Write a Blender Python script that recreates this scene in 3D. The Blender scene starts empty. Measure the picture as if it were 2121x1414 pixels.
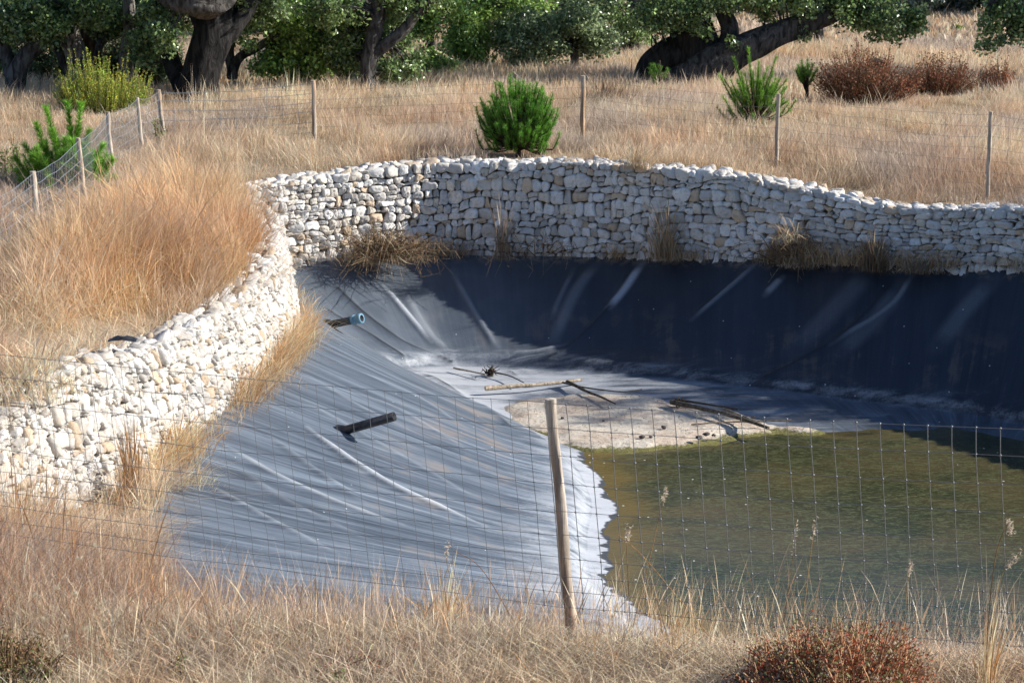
import bpy, math, random
import numpy as np
from mathutils import Vector

SC = bpy.context.scene
COL = SC.collection
rng = np.random.default_rng(7)
random.seed(7)
R = math.radians

# ------------------------------------------------------------------ camera, sky, sun, exposure
CAMZ, PITCH, FPX = 4.34, R(11.34), 4124.0
cam_d = bpy.data.cameras.new('camera'); cam = bpy.data.objects.new('camera', cam_d); COL.objects.link(cam)
cam.location = (0, 0, CAMZ); cam.rotation_euler = (R(90) - PITCH, 0, 0)
cam_d.sensor_width = 36; cam_d.lens = 36 * FPX / 2121.0
cam_d.clip_start = .1; cam_d.clip_end = 3000
cam_d.dof.use_dof = True; cam_d.dof.focus_distance = 21; cam_d.dof.aperture_fstop = 9
SC.camera = cam

SUN = Vector((1.0, .02, .58)).normalized()
wd = bpy.data.worlds.new('World'); SC.world = wd; wd.use_nodes = True
nt = wd.node_tree; nt.nodes.clear()
sky = nt.nodes.new('ShaderNodeTexSky'); sky.sky_type = 'NISHITA'; sky.sun_disc = False
sky.ozone_density = 6.0; sky.dust_density = .5; sky.sun_elevation = math.asin(SUN.z); sky.sun_rotation = math.atan2(SUN.x, SUN.y)
bg = nt.nodes.new('ShaderNodeBackground'); bg.inputs[1].default_value = .085
wo = nt.nodes.new('ShaderNodeOutputWorld')
nt.links.new(sky.outputs[0], bg.inputs[0]); nt.links.new(bg.outputs[0], wo.inputs[0])
sl = bpy.data.lights.new('sun', 'SUN'); sl.energy = 4.8; sl.angle = R(.55); sl.color = (1, .95, .87)
so = bpy.data.objects.new('sun', sl); COL.objects.link(so)
so.rotation_euler = (-SUN).to_track_quat('-Z', 'Y').to_euler(); so.location = (20, 10, 30)
SC.view_settings.view_transform = 'Standard'; SC.view_settings.look = 'None'
SC.view_settings.exposure = 0.75; SC.view_settings.gamma = 1
SC.cycles.max_bounces = 6; SC.cycles.transparent_max_bounces = 8

# ------------------------------------------------------------------ helpers
CP, SP = math.cos(PITCH), math.sin(PITCH)
def W(u, v, y):
    """world point at depth y that the photograph shows at pixel (u, v) of 2121 x 1414"""
    a = (u - 1060.5) / FPX; b = -(v - 707.0) / FPX
    dy = CP + b * SP; dz = -SP + b * CP
    return np.array((a * y / dy, y, CAMZ + dz * y / dy))
def PX(p):
    p = np.asarray(p, float); d = p - np.array((0, 0, CAMZ))
    f = d[..., 1] * CP - d[..., 2] * SP; up = d[..., 1] * SP + d[..., 2] * CP
    return np.stack((1060.5 + FPX * d[..., 0] / f, 707 - FPX * up / f), -1)
def mpp(y): return y / FPX
def smooth(t): t = np.clip(t, 0, 1); return t * t * (3 - 2 * t)

def vnoise(x, y, seed=0):
    x = np.asarray(x, float); y = np.asarray(y, float)
    xi = np.floor(x).astype(np.int64); yi = np.floor(y).astype(np.int64); fx = smooth(x - xi); fy = smooth(y - yi)
    def h(a, b):
        n = (a * 374761393 + b * 668265263 + seed * 974711) & 0x7fffffff
        n = ((n ^ (n >> 13)) * 1274126177) & 0x7fffffff
        return ((n ^ (n >> 16)) & 0xffff) / 65535.0
    return (h(xi, yi) * (1 - fx) + h(xi + 1, yi) * fx) * (1 - fy) + (h(xi, yi + 1) * (1 - fx) + h(xi + 1, yi + 1) * fx) * fy
def fbm(x, y, seed=0, o=4):
    s = 0; a = .5; t = 0
    for k in range(o): s = s + a * vnoise(x * 2 ** k, y * 2 ** k, seed + k * 17); t += a; a *= .5
    return s / t

def tag(o, label=None, cat=None, group=None, kind=None):
    if label: o['label'] = label
    if cat: o['category'] = cat
    if group: o['group'] = group
    if kind: o['kind'] = kind
    return o
def empty(name, loc, label, cat, group=None):
    o = bpy.data.objects.new(name, None); COL.objects.link(o); o.location = tuple(float(c) for c in loc)
    o.empty_display_size = .2
    return tag(o, label, cat, group)

class MB:
    """collects geometry in world coordinates; build() links ONE mesh object"""
    def __init__(s): s.v = []; s.f3 = []; s.f4 = []; s.c = []; s.n = 0
    def add(s, v, f, c=None):
        v = np.asarray(v, float).reshape(-1, 3); f = np.asarray(f, np.int64)
        if len(v) == 0: return
        s.v.append(v)
        (s.f3 if f.shape[1] == 3 else s.f4).append(f + s.n)
        if c is None: c = np.full((len(v), 3), .5)
        c = np.asarray(c, float)
        if c.ndim == 1: c = np.tile(c, (len(v), 1))
        s.c.append(c); s.n += len(v)
    def build(s, name, mat, parent=None, origin=None, sm=False):
        v = np.concatenate(s.v); c = np.concatenate(s.c)
        f3 = np.concatenate(s.f3) if s.f3 else np.zeros((0, 3), np.int64)
        f4 = np.concatenate(s.f4) if s.f4 else np.zeros((0, 4), np.int64)
        if parent is not None: org = np.array(parent['_o'])
        else: org = np.array(origin if origin is not None else (0, 0, 0), float)
        me = bpy.data.meshes.new(name)
        me.vertices.add(len(v)); me.vertices.foreach_set('co', (v - org).astype(np.float32).ravel())
        li = np.concatenate((f3.ravel(), f4.ravel())).astype(np.int32)
        me.loops.add(len(li)); me.loops.foreach_set('vertex_index', li)
        nf = len(f3) + len(f4); me.polygons.add(nf)
        st = np.concatenate((np.arange(len(f3)) * 3, len(f3) * 3 + np.arange(len(f4)) * 4)).astype(np.int32)
        me.polygons.foreach_set('loop_start', st)
        if sm: me.polygons.foreach_set('use_smooth', np.ones(nf, bool))
        a = me.attributes.new('Col', 'FLOAT_COLOR', 'POINT')
        a.data.foreach_set('color', np.concatenate((c, np.ones((len(c), 1))), 1).astype(np.float32).ravel())
        me.materials.append(mat)
        me.update(calc_edges=True); me.validate()
        o = bpy.data.objects.new(name, me); COL.objects.link(o)
        if parent is not None: o.parent = parent
        else: o.location = tuple(org)
        return o
    def empty(s): return s.n == 0

def root(name, loc, label, cat, group=None):
    o = empty(name, loc, label, cat, group); o['_o'] = [float(c) for c in loc]; return o

def crom(P, n):
    """catmull-rom through P (k, d), n samples per span"""
    P = np.asarray(P, float); Q = np.vstack((2 * P[0] - P[1], P, 2 * P[-1] - P[-2])); out = []
    for i in range(1, len(Q) - 2):
        p0, p1, p2, p3 = Q[i - 1], Q[i], Q[i + 1], Q[i + 2]
        t = np.linspace(0, 1, n, endpoint=False)[:, None]
        out.append(.5 * (2 * p1 + (p2 - p0) * t + (2 * p0 - 5 * p1 + 4 * p2 - p3) * t ** 2 + (3 * p1 - p0 - 3 * p2 + p3) * t ** 3))
    out.append(P[-1:]); return np.concatenate(out)

def tube(mb, P, rad, ns=8, col=(.5, .5, .5), gnarl=0, seed=0, caps=True):
    P = np.asarray(P, float); n = len(P); rad = np.broadcast_to(np.asarray(rad, float), (n,))
    T = np.gradient(P, axis=0); T /= np.linalg.norm(T, axis=1)[:, None] + 1e-9
    ref = np.array((0, 0, 1.)) if abs(T[:, 2]).mean() < .8 else np.array((0, 1., 0))
    A = np.cross(T, ref); A /= np.linalg.norm(A, axis=1)[:, None] + 1e-9; B = np.cross(T, A)
    th = np.arange(ns) * 2 * math.pi / ns
    r = np.repeat(rad[:, None], ns, 1)
    if gnarl:
        L = np.concatenate(([0], np.cumsum(np.linalg.norm(np.diff(P, axis=0), axis=1))))
        u = th[None, :] / (2 * math.pi) * 6 + 40; m = L[:, None] / (rad.mean() * 2.2) + seed * 3.7
        k = vnoise(np.cos(th)[None, :] * 2.2 + 9 + 0 * m, np.sin(th)[None, :] * 2.2 + m * .35, seed)
        k2 = vnoise(np.cos(th)[None, :] * 5 + 20 + m * .9, np.sin(th)[None, :] * 5 + m * .9, seed + 5)
        r = r * (1 + gnarl * (k - .5) * 1.5 + gnarl * (k2 - .5) * .9)
    V = P[:, None, :] + (A[:, None, :] * np.cos(th)[None, :, None] + B[:, None, :] * np.sin(th)[None, :, None]) * r[:, :, None]
    i = np.arange(n - 1)[:, None] * ns; j = np.arange(ns)[None, :]; j2 = (j + 1) % ns
    F = np.stack((i + j, i + j2, i + ns + j2, i + ns + j), -1).reshape(-1, 4)
    mb.add(V.reshape(-1, 3), F, col)
    if caps:
        for k, fl in ((0, 1), (n - 1, 0)):
            ring = V[k]; c = ring.mean(0)
            a = np.arange(ns); f = np.stack((np.full(ns, ns), a, (a + 1) % ns), 1)
            if not fl: f = f[:, ::-1]
            mb.add(np.vstack((ring, c)), f, col)

def blades(mb, P, h, w, lean, col, segs=3, head=None, curl=1.6, tipcol=None):
    """strip blades standing on points P; h, w (N), lean (N,2) sideways travel of the tip as a share of h, col (N,3)"""
    N = len(P)
    if N == 0: return
    ts = {3: np.array((0, .38, .74, 1)), 2: np.array((0, .55, 1))}[segs]
    az = rng.uniform(0, math.pi, N); wd_ = np.stack((np.cos(az), np.sin(az), np.zeros(N)), 1)
    wprof = {3: np.array((.8, 1, .7, 0)), 2: np.array((1, .8, 0))}[segs]
    rows = []; crow = []
    lm = np.linalg.norm(lean, axis=1)
    for k, t in enumerate(ts):
        c = P.copy(); c[:, :2] += lean * (h * t ** curl)[:, None]
        c[:, 2] += h * t * np.sqrt(np.clip(1 - (.55 * lm * t) ** 2, .12, 1))
        cc = col * (.8 + .3 * t)
        if tipcol is not None: cc = cc * (1 - t * t * .7) + tipcol * (t * t * .7)
        wk = w * wprof[k]
        if head is not None and 0 < t < 1 and k == segs - 1: wk = wk * (1 + head * 2.2)
        if t < 1:
            rows += [c - wd_ * wk[:, None] * .5, c + wd_ * wk[:, None] * .5]; crow += [cc, cc]
        else: rows.append(c); crow.append(cc)
    m = len(rows)
    V = np.stack(rows, 1).reshape(-1, 3); C = np.stack(crow, 1).reshape(-1, 3)
    fs = []
    for k in range(segs - 1):
        a = 2 * k; fs += [(a, a + 1, a + 3), (a, a + 3, a + 2)]
    a = 2 * (segs - 1); fs.append((a, a + 1, a + 2))
    F = (np.arange(N)[:, None, None] * m + np.array(fs)[None]).reshape(-1, 3)
    mb.add(V, F, C)

def rand_unit(n):
    d = rng.normal(size=(n, 3)); return d / np.linalg.norm(d, axis=1)[:, None]
def leaves(mb, P, size, col, up=.35, aspect=.6):
    """rhombic, slightly folded leaves at points P"""
    N = len(P); size = np.broadcast_to(size, (N,))
    a = rand_unit(N); nrm = rand_unit(N) + np.array((0, 0, up)); nrm /= np.linalg.norm(nrm, axis=1)[:, None]
    a = a - nrm * (a * nrm).sum(1)[:, None]; a /= np.linalg.norm(a, axis=1)[:, None] + 1e-9
    b = np.cross(nrm, a)
    s = size[:, None]
    V = np.stack((P - a * s * .5, P + b * s * .5 * aspect + nrm * s * .1, P + a * s * .5, P - b * s * .5 * aspect + nrm * s * .1), 1)
    i = np.arange(N)[:, None] * 4
    F = np.concatenate((i + np.array((0, 1, 2)), i + np.array((0, 2, 3))), 0)
    mb.add(V.reshape(-1, 3), F, np.repeat(col, 4, 0))

# ------------------------------------------------------------------ materials
def newmat(name):
    m = bpy.data.materials.new(name); m.use_nodes = True; m.node_tree.nodes.clear(); return m
class N:
    def __init__(s, m): s.t = m.node_tree
    def __call__(s, typ, **k):
        n = s.t.nodes.new('ShaderNode' + typ)
        for a, b in k.items():
            if a.startswith('i_'):
                key = a[2:]; n.inputs[int(key) if key.isdigit() else key.replace('_', ' ')].default_value = b
            else: setattr(n, a, b)
        return n
    def link(s, a, b): s.t.links.new(a, b)
    def mix(s, fac, a, b, blend='MIX'):
        n = s.t.nodes.new('ShaderNodeMix'); n.data_type = 'RGBA'; n.blend_type = blend; n.clamp_factor = True
        for sock, val in ((n.inputs[0], fac), (n.inputs[6], a), (n.inputs[7], b)):
            if hasattr(val, 'is_output'): s.t.links.new(val, sock)
            else: sock.default_value = val if not isinstance(val, tuple) else (*val[:3], 1)
        return n.outputs[2]
    def math(s, op, a, b=None, c=None):
        n = s.t.nodes.new('ShaderNodeMath'); n.operation = op
        for k, val in enumerate((a, b, c)):
            if val is None: continue
            if hasattr(val, 'is_output'): s.t.links.new(val, n.inputs[k])
            else: n.inputs[k].default_value = val
        return n.outputs[0]
    def ramp(s, fac, lo, hi):
        n = s.t.nodes.new('ShaderNodeMapRange'); n.interpolation_type = 'SMOOTHSTEP'
        s.t.links.new(fac, n.inputs[0]); n.inputs[1].default_value = lo; n.inputs[2].default_value = hi
        return n.outputs[0]
    def noise(s, vec=None, scale=5, detail=4, rough=.55, dist=0):
        n = s.t.nodes.new('ShaderNodeTexNoise'); n.inputs['Scale'].default_value = scale
        n.inputs['Detail'].default_value = detail; n.inputs['Roughness'].default_value = rough; n.inputs['Distortion'].default_value = dist
        if vec is not None: s.t.links.new(vec, n.inputs[0])
        return n.outputs[0]
    def scale(s, vec, sc):
        n = s.t.nodes.new('ShaderNodeVectorMath'); n.operation = 'MULTIPLY'; s.t.links.new(vec, n.inputs[0]); n.inputs[1].default_value = sc
        return n.outputs[0]

def plant_mat(name, trans=.35, rough=.6, spec=.3, gain=1.0):
    m = newmat(name); q = N(m)
    at = q('Attribute', attribute_name='Col')
    c = at.outputs[0]
    if gain != 1: c = q.mix(1.0, c, (gain, gain, gain), 'MULTIPLY')
    p = q('BsdfPrincipled'); p.inputs['Roughness'].default_value = rough; p.inputs['Specular IOR Level'].default_value = spec
    tr = q('BsdfTranslucent'); mx = q('MixShader'); mx.inputs[0].default_value = trans
    q.link(c, p.inputs['Base Color']); q.link(c, tr.inputs[0])
    q.link(p.outputs[0], mx.inputs[1]); q.link(tr.outputs[0], mx.inputs[2])
    o = q('OutputMaterial'); q.link(mx.outputs[0], o.inputs[0]); return m
M_GRASS = plant_mat('dry_grass', .4, .75, .15)
M_LEAF = plant_mat('oak_leaf', .34, .3, .6)
M_NEEDLE = plant_mat('pine_needle', .3, .5, .3)
M_SHRUB = plant_mat('shrub_leaf', .25, .6, .25)

def bark_mat(name, dark, light, sc=9, zs=.35, bump=.5):
    m = newmat(name); q = N(m); tc = q('TexCoord')
    v = q.scale(tc.outputs['Object'], (1, 1, zs))
    n1 = q.noise(v, sc, 6, .65, .6); n2 = q.noise(tc.outputs['Object'], sc * .25, 3)
    c = q.mix(q.ramp(n1, .36, .66), dark, light)
    c = q.mix(q.math('MULTIPLY', q.ramp(n2, .45, .7), .5), c, tuple(x * .5 for x in light))
    at = q('Attribute', attribute_name='Col'); c = q.mix(1.0, c, at.outputs[0], 'MULTIPLY')
    p = q('BsdfPrincipled'); p.inputs['Roughness'].default_value = .9; p.inputs['Specular IOR Level'].default_value = .2
    b = q('Bump'); b.inputs['Strength'].default_value = bump; b.inputs['Distance'].default_value = .06
    q.link(n1, b.inputs['Height']); q.link(b.outputs[0], p.inputs['Normal']); q.link(c, p.inputs['Base Color'])
    o = q('OutputMaterial'); q.link(p.outputs[0], o.inputs[0]); return m
M_BARK = bark_mat('cork_bark', (.018, .017, .016), (.125, .117, .11), 8, .3, .9)
M_POST = bark_mat('weathered_post_wood', (.31, .275, .235), (.62, .575, .51), 28, .06, .25)
M_TWIG = bark_mat('dead_wood', (.16, .12, .08), (.45, .38, .29), 20, .3, .3)

def stone_mat():
    m = newmat('limestone'); q = N(m); tc = q('TexCoord'); at = q('Attribute', attribute_name='Col')
    n1 = q.noise(tc.outputs['Object'], 7, 6, .62); n2 = q.noise(tc.outputs['Object'], 22, 5, .7); n3 = q.noise(tc.outputs['Object'], 2.2, 3)
    c = at.outputs[0]
    c = q.mix(q.math('MULTIPLY', q.ramp(n1, .5, .7), .6), c, (.40, .31, .22))
    c = q.mix(q.math('MULTIPLY', q.ramp(n2, .53, .68), .55), c, (.25, .21, .165))
    c = q.mix(q.math('MULTIPLY', q.ramp(n3, .55, .75), .3), c, (.36, .33, .3))
    p = q('BsdfPrincipled'); p.inputs['Roughness'].default_value = .88; p.inputs['Specular IOR Level'].default_value = .2
    b = q('Bump'); b.inputs['Strength'].default_value = .55; b.inputs['Distance'].default_value = .03
    q.link(q.math('ADD', n1, q.math('MULTIPLY', n2, .5)), b.inputs['Height']); q.link(b.outputs[0], p.inputs['Normal'])
    q.link(c, p.inputs['Base Color']); o = q('OutputMaterial'); q.link(p.outputs[0], o.inputs[0]); return m
M_STONE = stone_mat()

def soil_mat():
    m = newmat('dry_soil'); q = N(m); tc = q('TexCoord')
    n1 = q.noise(tc.outputs['Object'], .5, 5); n2 = q.noise(tc.outputs['Object'], 14, 6, .7)
    c = q.mix(q.ramp(n1, .35, .65), (.32, .22, .13), (.42, .33, .23)); c = q.mix(q.math('MULTIPLY', q.ramp(n2, .4, .7), .6), c, (.2, .13, .075))
    p = q('BsdfPrincipled'); p.inputs['Roughness'].default_value = .95; p.inputs['Specular IOR Level'].default_value = .1
    b = q('Bump'); b.inputs['Strength'].default_value = .7; b.inputs['Distance'].default_value = .08
    q.link(n2, b.inputs['Height']); q.link(b.outputs[0], p.inputs['Normal'])
    q.link(c, p.inputs['Base Color']); o = q('OutputMaterial'); q.link(p.outputs[0], o.inputs[0]); return m
M_SOIL = soil_mat()

def mud_mat():
    m = newmat('dried_mud'); q = N(m); tc = q('TexCoord'); at = q('Attribute', attribute_name='Col')
    n1 = q.noise(tc.outputs['Object'], 1.6, 5, .6); n2 = q.noise(tc.outputs['Object'], 16, 6, .7); n3 = q.noise(tc.outputs['Object'], 40, 3, .7)
    c = q.mix(q.ramp(n1, .38, .62), (.60, .54, .45), (.53, .43, .34)); c = q.mix(q.math('MULTIPLY', q.ramp(n2, .5, .66), .8), c, (.25, .21, .16))
    sep = q('SeparateColor'); q.link(at.outputs[0], sep.inputs[0])
    green = q.ramp(q.math('ADD', sep.outputs[0], q.math('MULTIPLY', q.math('SUBTRACT', n2, .5), 1.1)), .35, .6)
    c = q.mix(green, c, q.mix(q.ramp(n3, .35, .65), (.09, .085, .025), (.21, .195, .075)))
    p = q('BsdfPrincipled'); p.inputs['Roughness'].default_value = .9; p.inputs['Specular IOR Level'].default_value = .15
    b = q('Bump'); b.inputs['Strength'].default_value = .8; b.inputs['Distance'].default_value = .03
    q.link(n2, b.inputs['Height']); q.link(b.outputs[0], p.inputs['Normal'])
    q.link(c, p.inputs['Base Color']); o = q('OutputMaterial'); q.link(p.outputs[0], o.inputs[0]); return m
M_MUD = mud_mat()

def liner_mat():
    m = newmat('pond_liner_plastic'); q = N(m); uv = q('UVMap', uv_map='flow'); tc = q('TexCoord')
    at = q('Attribute', attribute_name='Col'); at2 = q('Attribute', attribute_name='Stain')
    s1 = q('SeparateColor'); q.link(at.outputs[0], s1.inputs[0]); dust_shade, pale, depo = s1.outputs
    s2 = q('SeparateColor'); q.link(at2.outputs[0], s2.inputs[0]); brown, seam, rim = s2.outputs
    st1 = q.noise(q.scale(uv.outputs[0], (4.2, .16, 1)), 1, 5, .65, .25)
    st2 = q.noise(q.scale(uv.outputs[0], (17, .35, 1)), 1, 4, .65, .3)
    st3 = q.noise(q.scale(uv.outputs[0], (1.1, .12, 1)), 1, 3, .5)
    blot = q.noise(tc.outputs['Object'], 1.3, 6, .62, .4); fine = q.noise(tc.outputs['Object'], 30, 4, .7)
    c = q.mix(q.ramp(st3, .35, .7), (.009, .012, .019), (.016, .021, .032))
    d = q.math('ADD', q.math('MULTIPLY', q.ramp(st1, .36, .68), .5), q.math('MULTIPLY', q.ramp(st2, .45, .75), .6))
    d = q.math('ADD', d, q.math('MULTIPLY', q.math('SUBTRACT', blot, .5), .5))
    sw = at2.outputs['Alpha']; d = q.math('ADD', q.math('MULTIPLY', d, sw), q.math('MULTIPLY', q.math('ADD', q.math('MULTIPLY', q.math('SUBTRACT', blot, .5), .5), .3), q.math('SUBTRACT', 1.0, sw)))
    d = q.math('MULTIPLY', q.math('ADD', q.math('MULTIPLY', d, .85), .2), dust_shade)
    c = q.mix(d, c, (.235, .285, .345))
    br = q.math('MULTIPLY', q.ramp(q.math('ADD', blot, q.math('MULTIPLY', q.math('SUBTRACT', st1, .5), .7)), .52, .66), brown)
    c = q.mix(q.math('MULTIPLY', br, .5), c, (.27, .19, .12))
    hz = q.noise(q.scale(tc.outputs['Object'], (.55, 2.6, 2.6)), 1.6, 6, .68, .5)
    dn = q.math('ADD', q.math('MULTIPLY', hz, .75), q.math('MULTIPLY', q.math('SUBTRACT', fine, .5), .22))
    dp = q.math('MULTIPLY', q.ramp(q.math('ADD', dn, q.math('MULTIPLY', depo, .28)), .42, .68), depo)
    c = q.mix(dp, c, (.48, .5, .53))
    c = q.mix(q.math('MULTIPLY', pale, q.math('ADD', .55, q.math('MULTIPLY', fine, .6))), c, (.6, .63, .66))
    c = q.mix(q.math('MULTIPLY', seam, .9), c, (.012, .013, .015))
    c = q.mix(q.math('MULTIPLY', rim, q.ramp(q.noise(tc.outputs['Object'], 6, 5, .7), .45, .6)), c, (.27, .2, .13))
    vo = q('TexVoronoi'); vo.inputs['Scale'].default_value = 4.5; q.link(tc.outputs['Object'], vo.inputs['Vector'])
    sp = q.math('LESS_THAN', vo.outputs['Distance'], .045)
    wn = q('SeparateColor'); q.link(vo.outputs['Color'], wn.inputs[0])
    c = q.mix(q.math('MULTIPLY', sp, q.math('GREATER_THAN', wn.outputs[0], .6)), c, (.7, .7, .7))
    p = q('BsdfPrincipled'); p.inputs['Specular IOR Level'].default_value = .5
    q.link(q.math('ADD', .42, q.math('MULTIPLY', d, .25)), p.inputs['Roughness'])
    b = q('Bump'); b.inputs['Strength'].default_value = .24; b.inputs['Distance'].default_value = .05
    q.link(q.math('MULTIPLY', sw, q.math('ADD', q.math('MULTIPLY', st1, .5), q.math('MULTIPLY', st2, .5))), b.inputs['Height'])
    b2 = q('Bump'); b2.inputs['Strength'].default_value = .15; b2.inputs['Distance'].default_value = .03
    q.link(blot, b2.inputs['Height']); q.link(b.outputs[0], b2.inputs['Normal']); q.link(b2.outputs[0], p.inputs['Normal'])
    q.link(c, p.inputs['Base Color']); o = q('OutputMaterial'); q.link(p.outputs[0], o.inputs[0]); return m
M_LINER = liner_mat()

def water_mat():
    m = newmat('algae_water'); q = N(m); tc = q('TexCoord'); at = q('Attribute', attribute_name='Col')
    s1 = q('SeparateColor'); q.link(at.outputs[0], s1.inputs[0]); shallow = s1.outputs[0]
    v = q.scale(tc.outputs['Object'], (1, 1.5, 1))
    n1 = q.noise(v, .5, 6, .65, .6); n2 = q.noise(q.scale(tc.outputs['Object'], (1, 2.2, 1)), 9, 6, .75); n3 = q.noise(q.scale(tc.outputs['Object'], (1, 1.6, 1)), 26, 4, .7)
    c = q.mix(q.ramp(n1, .38, .64), (.030, .034, .014), (.078, .060, .026))
    c = q.mix(q.math('MULTIPLY', q.ramp(n2, .47, .6), .65), c, (.11, .12, .05))
    c = q.mix(q.math('MULTIPLY', q.ramp(n3, .54, .64), .42), c, (.19, .195, .10))
    sh = q.ramp(q.math('ADD', shallow, q.math('MULTIPLY', q.math('SUBTRACT', n1, .5), .9)), .3, .8)
    c = q.mix(q.math('MULTIPLY', sh, .7), c, (.17, .115, .025))
    vo = q('TexVoronoi'); vo.inputs['Scale'].default_value = 7; q.link(tc.outputs['Object'], vo.inputs['Vector'])
    wn = q('SeparateColor'); q.link(vo.outputs['Color'], wn.inputs[0])
    sp = q.math('MULTIPLY', q.math('LESS_THAN', vo.outputs['Distance'], .10), q.math('GREATER_THAN', q.math('ADD', wn.outputs[0], q.math('MULTIPLY', shallow, .5)), .97))
    c = q.mix(sp, c, (.75, .75, .7))
    p = q('BsdfPrincipled'); p.inputs['IOR'].default_value = 1.33; p.inputs['Specular IOR Level'].default_value = .5
    q.link(q.math('ADD', .03, q.math('MULTIPLY', q.ramp(n2, .46, .6), .16)), p.inputs['Roughness'])
    b = q('Bump'); b.inputs['Strength'].default_value = .16; b.inputs['Distance'].default_value = .02
    rp = q.noise(q.scale(tc.outputs['Object'], (1, 2.6, 1)), 6, 4, .6)
    q.link(q.math('ADD', rp, q.math('MULTIPLY', n2, .6)), b.inputs['Height']); q.link(b.outputs[0], p.inputs['Normal'])
    q.link(c, p.inputs['Base Color']); o = q('OutputMaterial'); q.link(p.outputs[0], o.inputs[0]); return m
M_WATER = water_mat()

def plain(name, col, rough=.5, metal=0, spec=.4, var=.25, sc=12):
    m = newmat(name); q = N(m); tc = q('TexCoord'); n1 = q.noise(tc.outputs['Object'], sc, 5, .65)
    c = q.mix(q.ramp(n1, .35, .7), col, tuple(x * (1 - var) + .12 * var for x in col))
    p = q('BsdfPrincipled'); p.inputs['Roughness'].default_value = rough; p.inputs['Metallic'].default_value = metal; p.inputs['Specular IOR Level'].default_value = spec
    q.link(c, p.inputs['Base Color']); o = q('OutputMaterial'); q.link(p.outputs[0], o.inputs[0]); return m
M_WIRE = plain('galvanised_wire', (.22, .235, .25), .42, .6, .5)
M_BRIGHTWIRE = plain('bright_galvanised_wire', (.40, .44, .47), .5, .4, .5)
M_RUSTWIRE = plain('dull_wire', (.20, .19, .185), .6, .3)
M_PIPE = plain('black_pipe', (.012, .013, .016), .35, 0, .5, .3, 18)
M_BLUE = plain('blue_coupling', (.13, .27, .36), .5, 0, .5, .2, 20)
M_ROCK = plain('dark_clod', (.075, .065, .055), .9, 0, .2, .4)

# ------------------------------------------------------------------ the basin: rim, toe and waterline
RIM = [(-4.3, 34.0, -1.08), (-2.9, 34.75, -1.13), (-1.5, 35.3, -1.17), (1.2, 34.85, -1.12), (3.65, 33.5, -.95), (5.85, 31.95, -.79), (8.05, 30.55, -.69),
       (10.6, 28, -.8), (12.2, 23.7, -1.05), (11, 18.5, -1.15), (7, 15.0, -1.2), (2.7, 15.0, -1.2), (-.4, 15.5, -1.15), (-2.2, 15.9, -1.15),
       (-3.3, 17.3, -1.15), (-3.6, 19.3, -1.15), (-3.77, 20.8, -1.15), (-3.5, 22.8, -1.15), (-3.22, 25.3, -1.15), (-3.12, 28, -1.15), (-3.6, 31.2, -1.12)]
TOE = [(-1.9, 31.7, -2.5), (-1.6, 32.2, -2.55), (-.9, 32.5, -2.58), (1.0, 32.0, -2.56), (3.4, 30.9, -2.56), (5.4, 29.8, -2.58), (7.2, 28.8, -2.62),
       (8.9, 26.6, -2.66), (9.8, 23.5, -2.68), (8.8, 21, -2.68), (6, 18.6, -2.68), (3, 18.6, -2.68), (1.95, 19.0, -2.68), (1.45, 19.5, -2.68),
       (1.15, 20.3, -2.68), (.95, 21.1, -2.68), (.88, 21.9, -2.68), (.9, 23.0, -2.68), (1.0, 24.9, -2.67), (.6, 27.2, -2.64), (-.9, 30.0, -2.56)]
WAT = [(.4, 28.6), (.6, 28.5), (1.2, 28.4), (2.6, 28.3), (4.3, 28.5), (5.7, 28.7), (7.0, 28.4), (8.5, 26.2), (9.5, 23.3), (8.5, 21.0), (5.9, 18.85), (3.1, 18.85), (2.15, 19.3), (1.68, 19.75),
       (1.4, 20.45), (1.2, 21.2), (1.12, 21.95), (1.14, 23.05), (1.25, 25.0), (.98, 27.0), (.5, 28.2)]
ZW = -2.72
def closed(P, ns):
    P = np.asarray(P, float); k = len(P); out = []
    for i in range(k):
        p0, p1, p2, p3 = P[(i - 1) % k], P[i], P[(i + 1) % k], P[(i + 2) % k]; n = ns[i]
        t = np.linspace(0, 1, n, endpoint=False)[:, None]
        out.append(.5 * (2 * p1 + (p2 - p0) * t + (2 * p0 - 5 * p1 + 4 * p2 - p3) * t ** 2 + (3 * p1 - p0 - 3 * p2 + p3) * t ** 3))
    return np.concatenate(out)
NS_LO = [10] * 21
RIMLO = closed(RIM, NS_LO)

def seg_dist(x, y, poly, close=True):
    """distance to a polyline, index of the nearest segment and parameter on it"""
    x = np.asarray(x, float).ravel(); y = np.asarray(y, float).ravel()
    A = poly[:, :2]; B = np.roll(A, -1, 0)
    if not close: A, B = A[:-1], A[1:]
    D = B - A; L2 = (D ** 2).sum(1) + 1e-12
    best = np.full(len(x), 1e9); bi = np.zeros(len(x), int); bt = np.zeros(len(x))
    for i in range(len(A)):
        t = np.clip(((x - A[i, 0]) * D[i, 0] + (y - A[i, 1]) * D[i, 1]) / L2[i], 0, 1)
        d = (x - A[i, 0] - t * D[i, 0]) ** 2 + (y - A[i, 1] - t * D[i, 1]) ** 2
        m = d < best; best[m] = d[m]; bi[m] = i; bt[m] = t[m]
    return np.sqrt(best), bi, bt
def inside(x, y, poly):
    x = np.asarray(x, float).ravel(); y = np.asarray(y, float).ravel(); c = np.zeros(len(x), bool)
    A = poly[:, :2]; B = np.roll(A, -1, 0)
    for a, b in zip(A, B):
        m = ((a[1] > y) != (b[1] > y)) & (x < (b[0] - a[0]) * (y - a[1]) / (b[1] - a[1] + 1e-12) + a[0]); c ^= m
    return c
def rim_dist(x, y):
    """signed distance outside the rim (negative inside)"""
    d, _, _ = seg_dist(x, y, RIMLO); return np.where(inside(x, y, RIMLO), -d, d)

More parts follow.
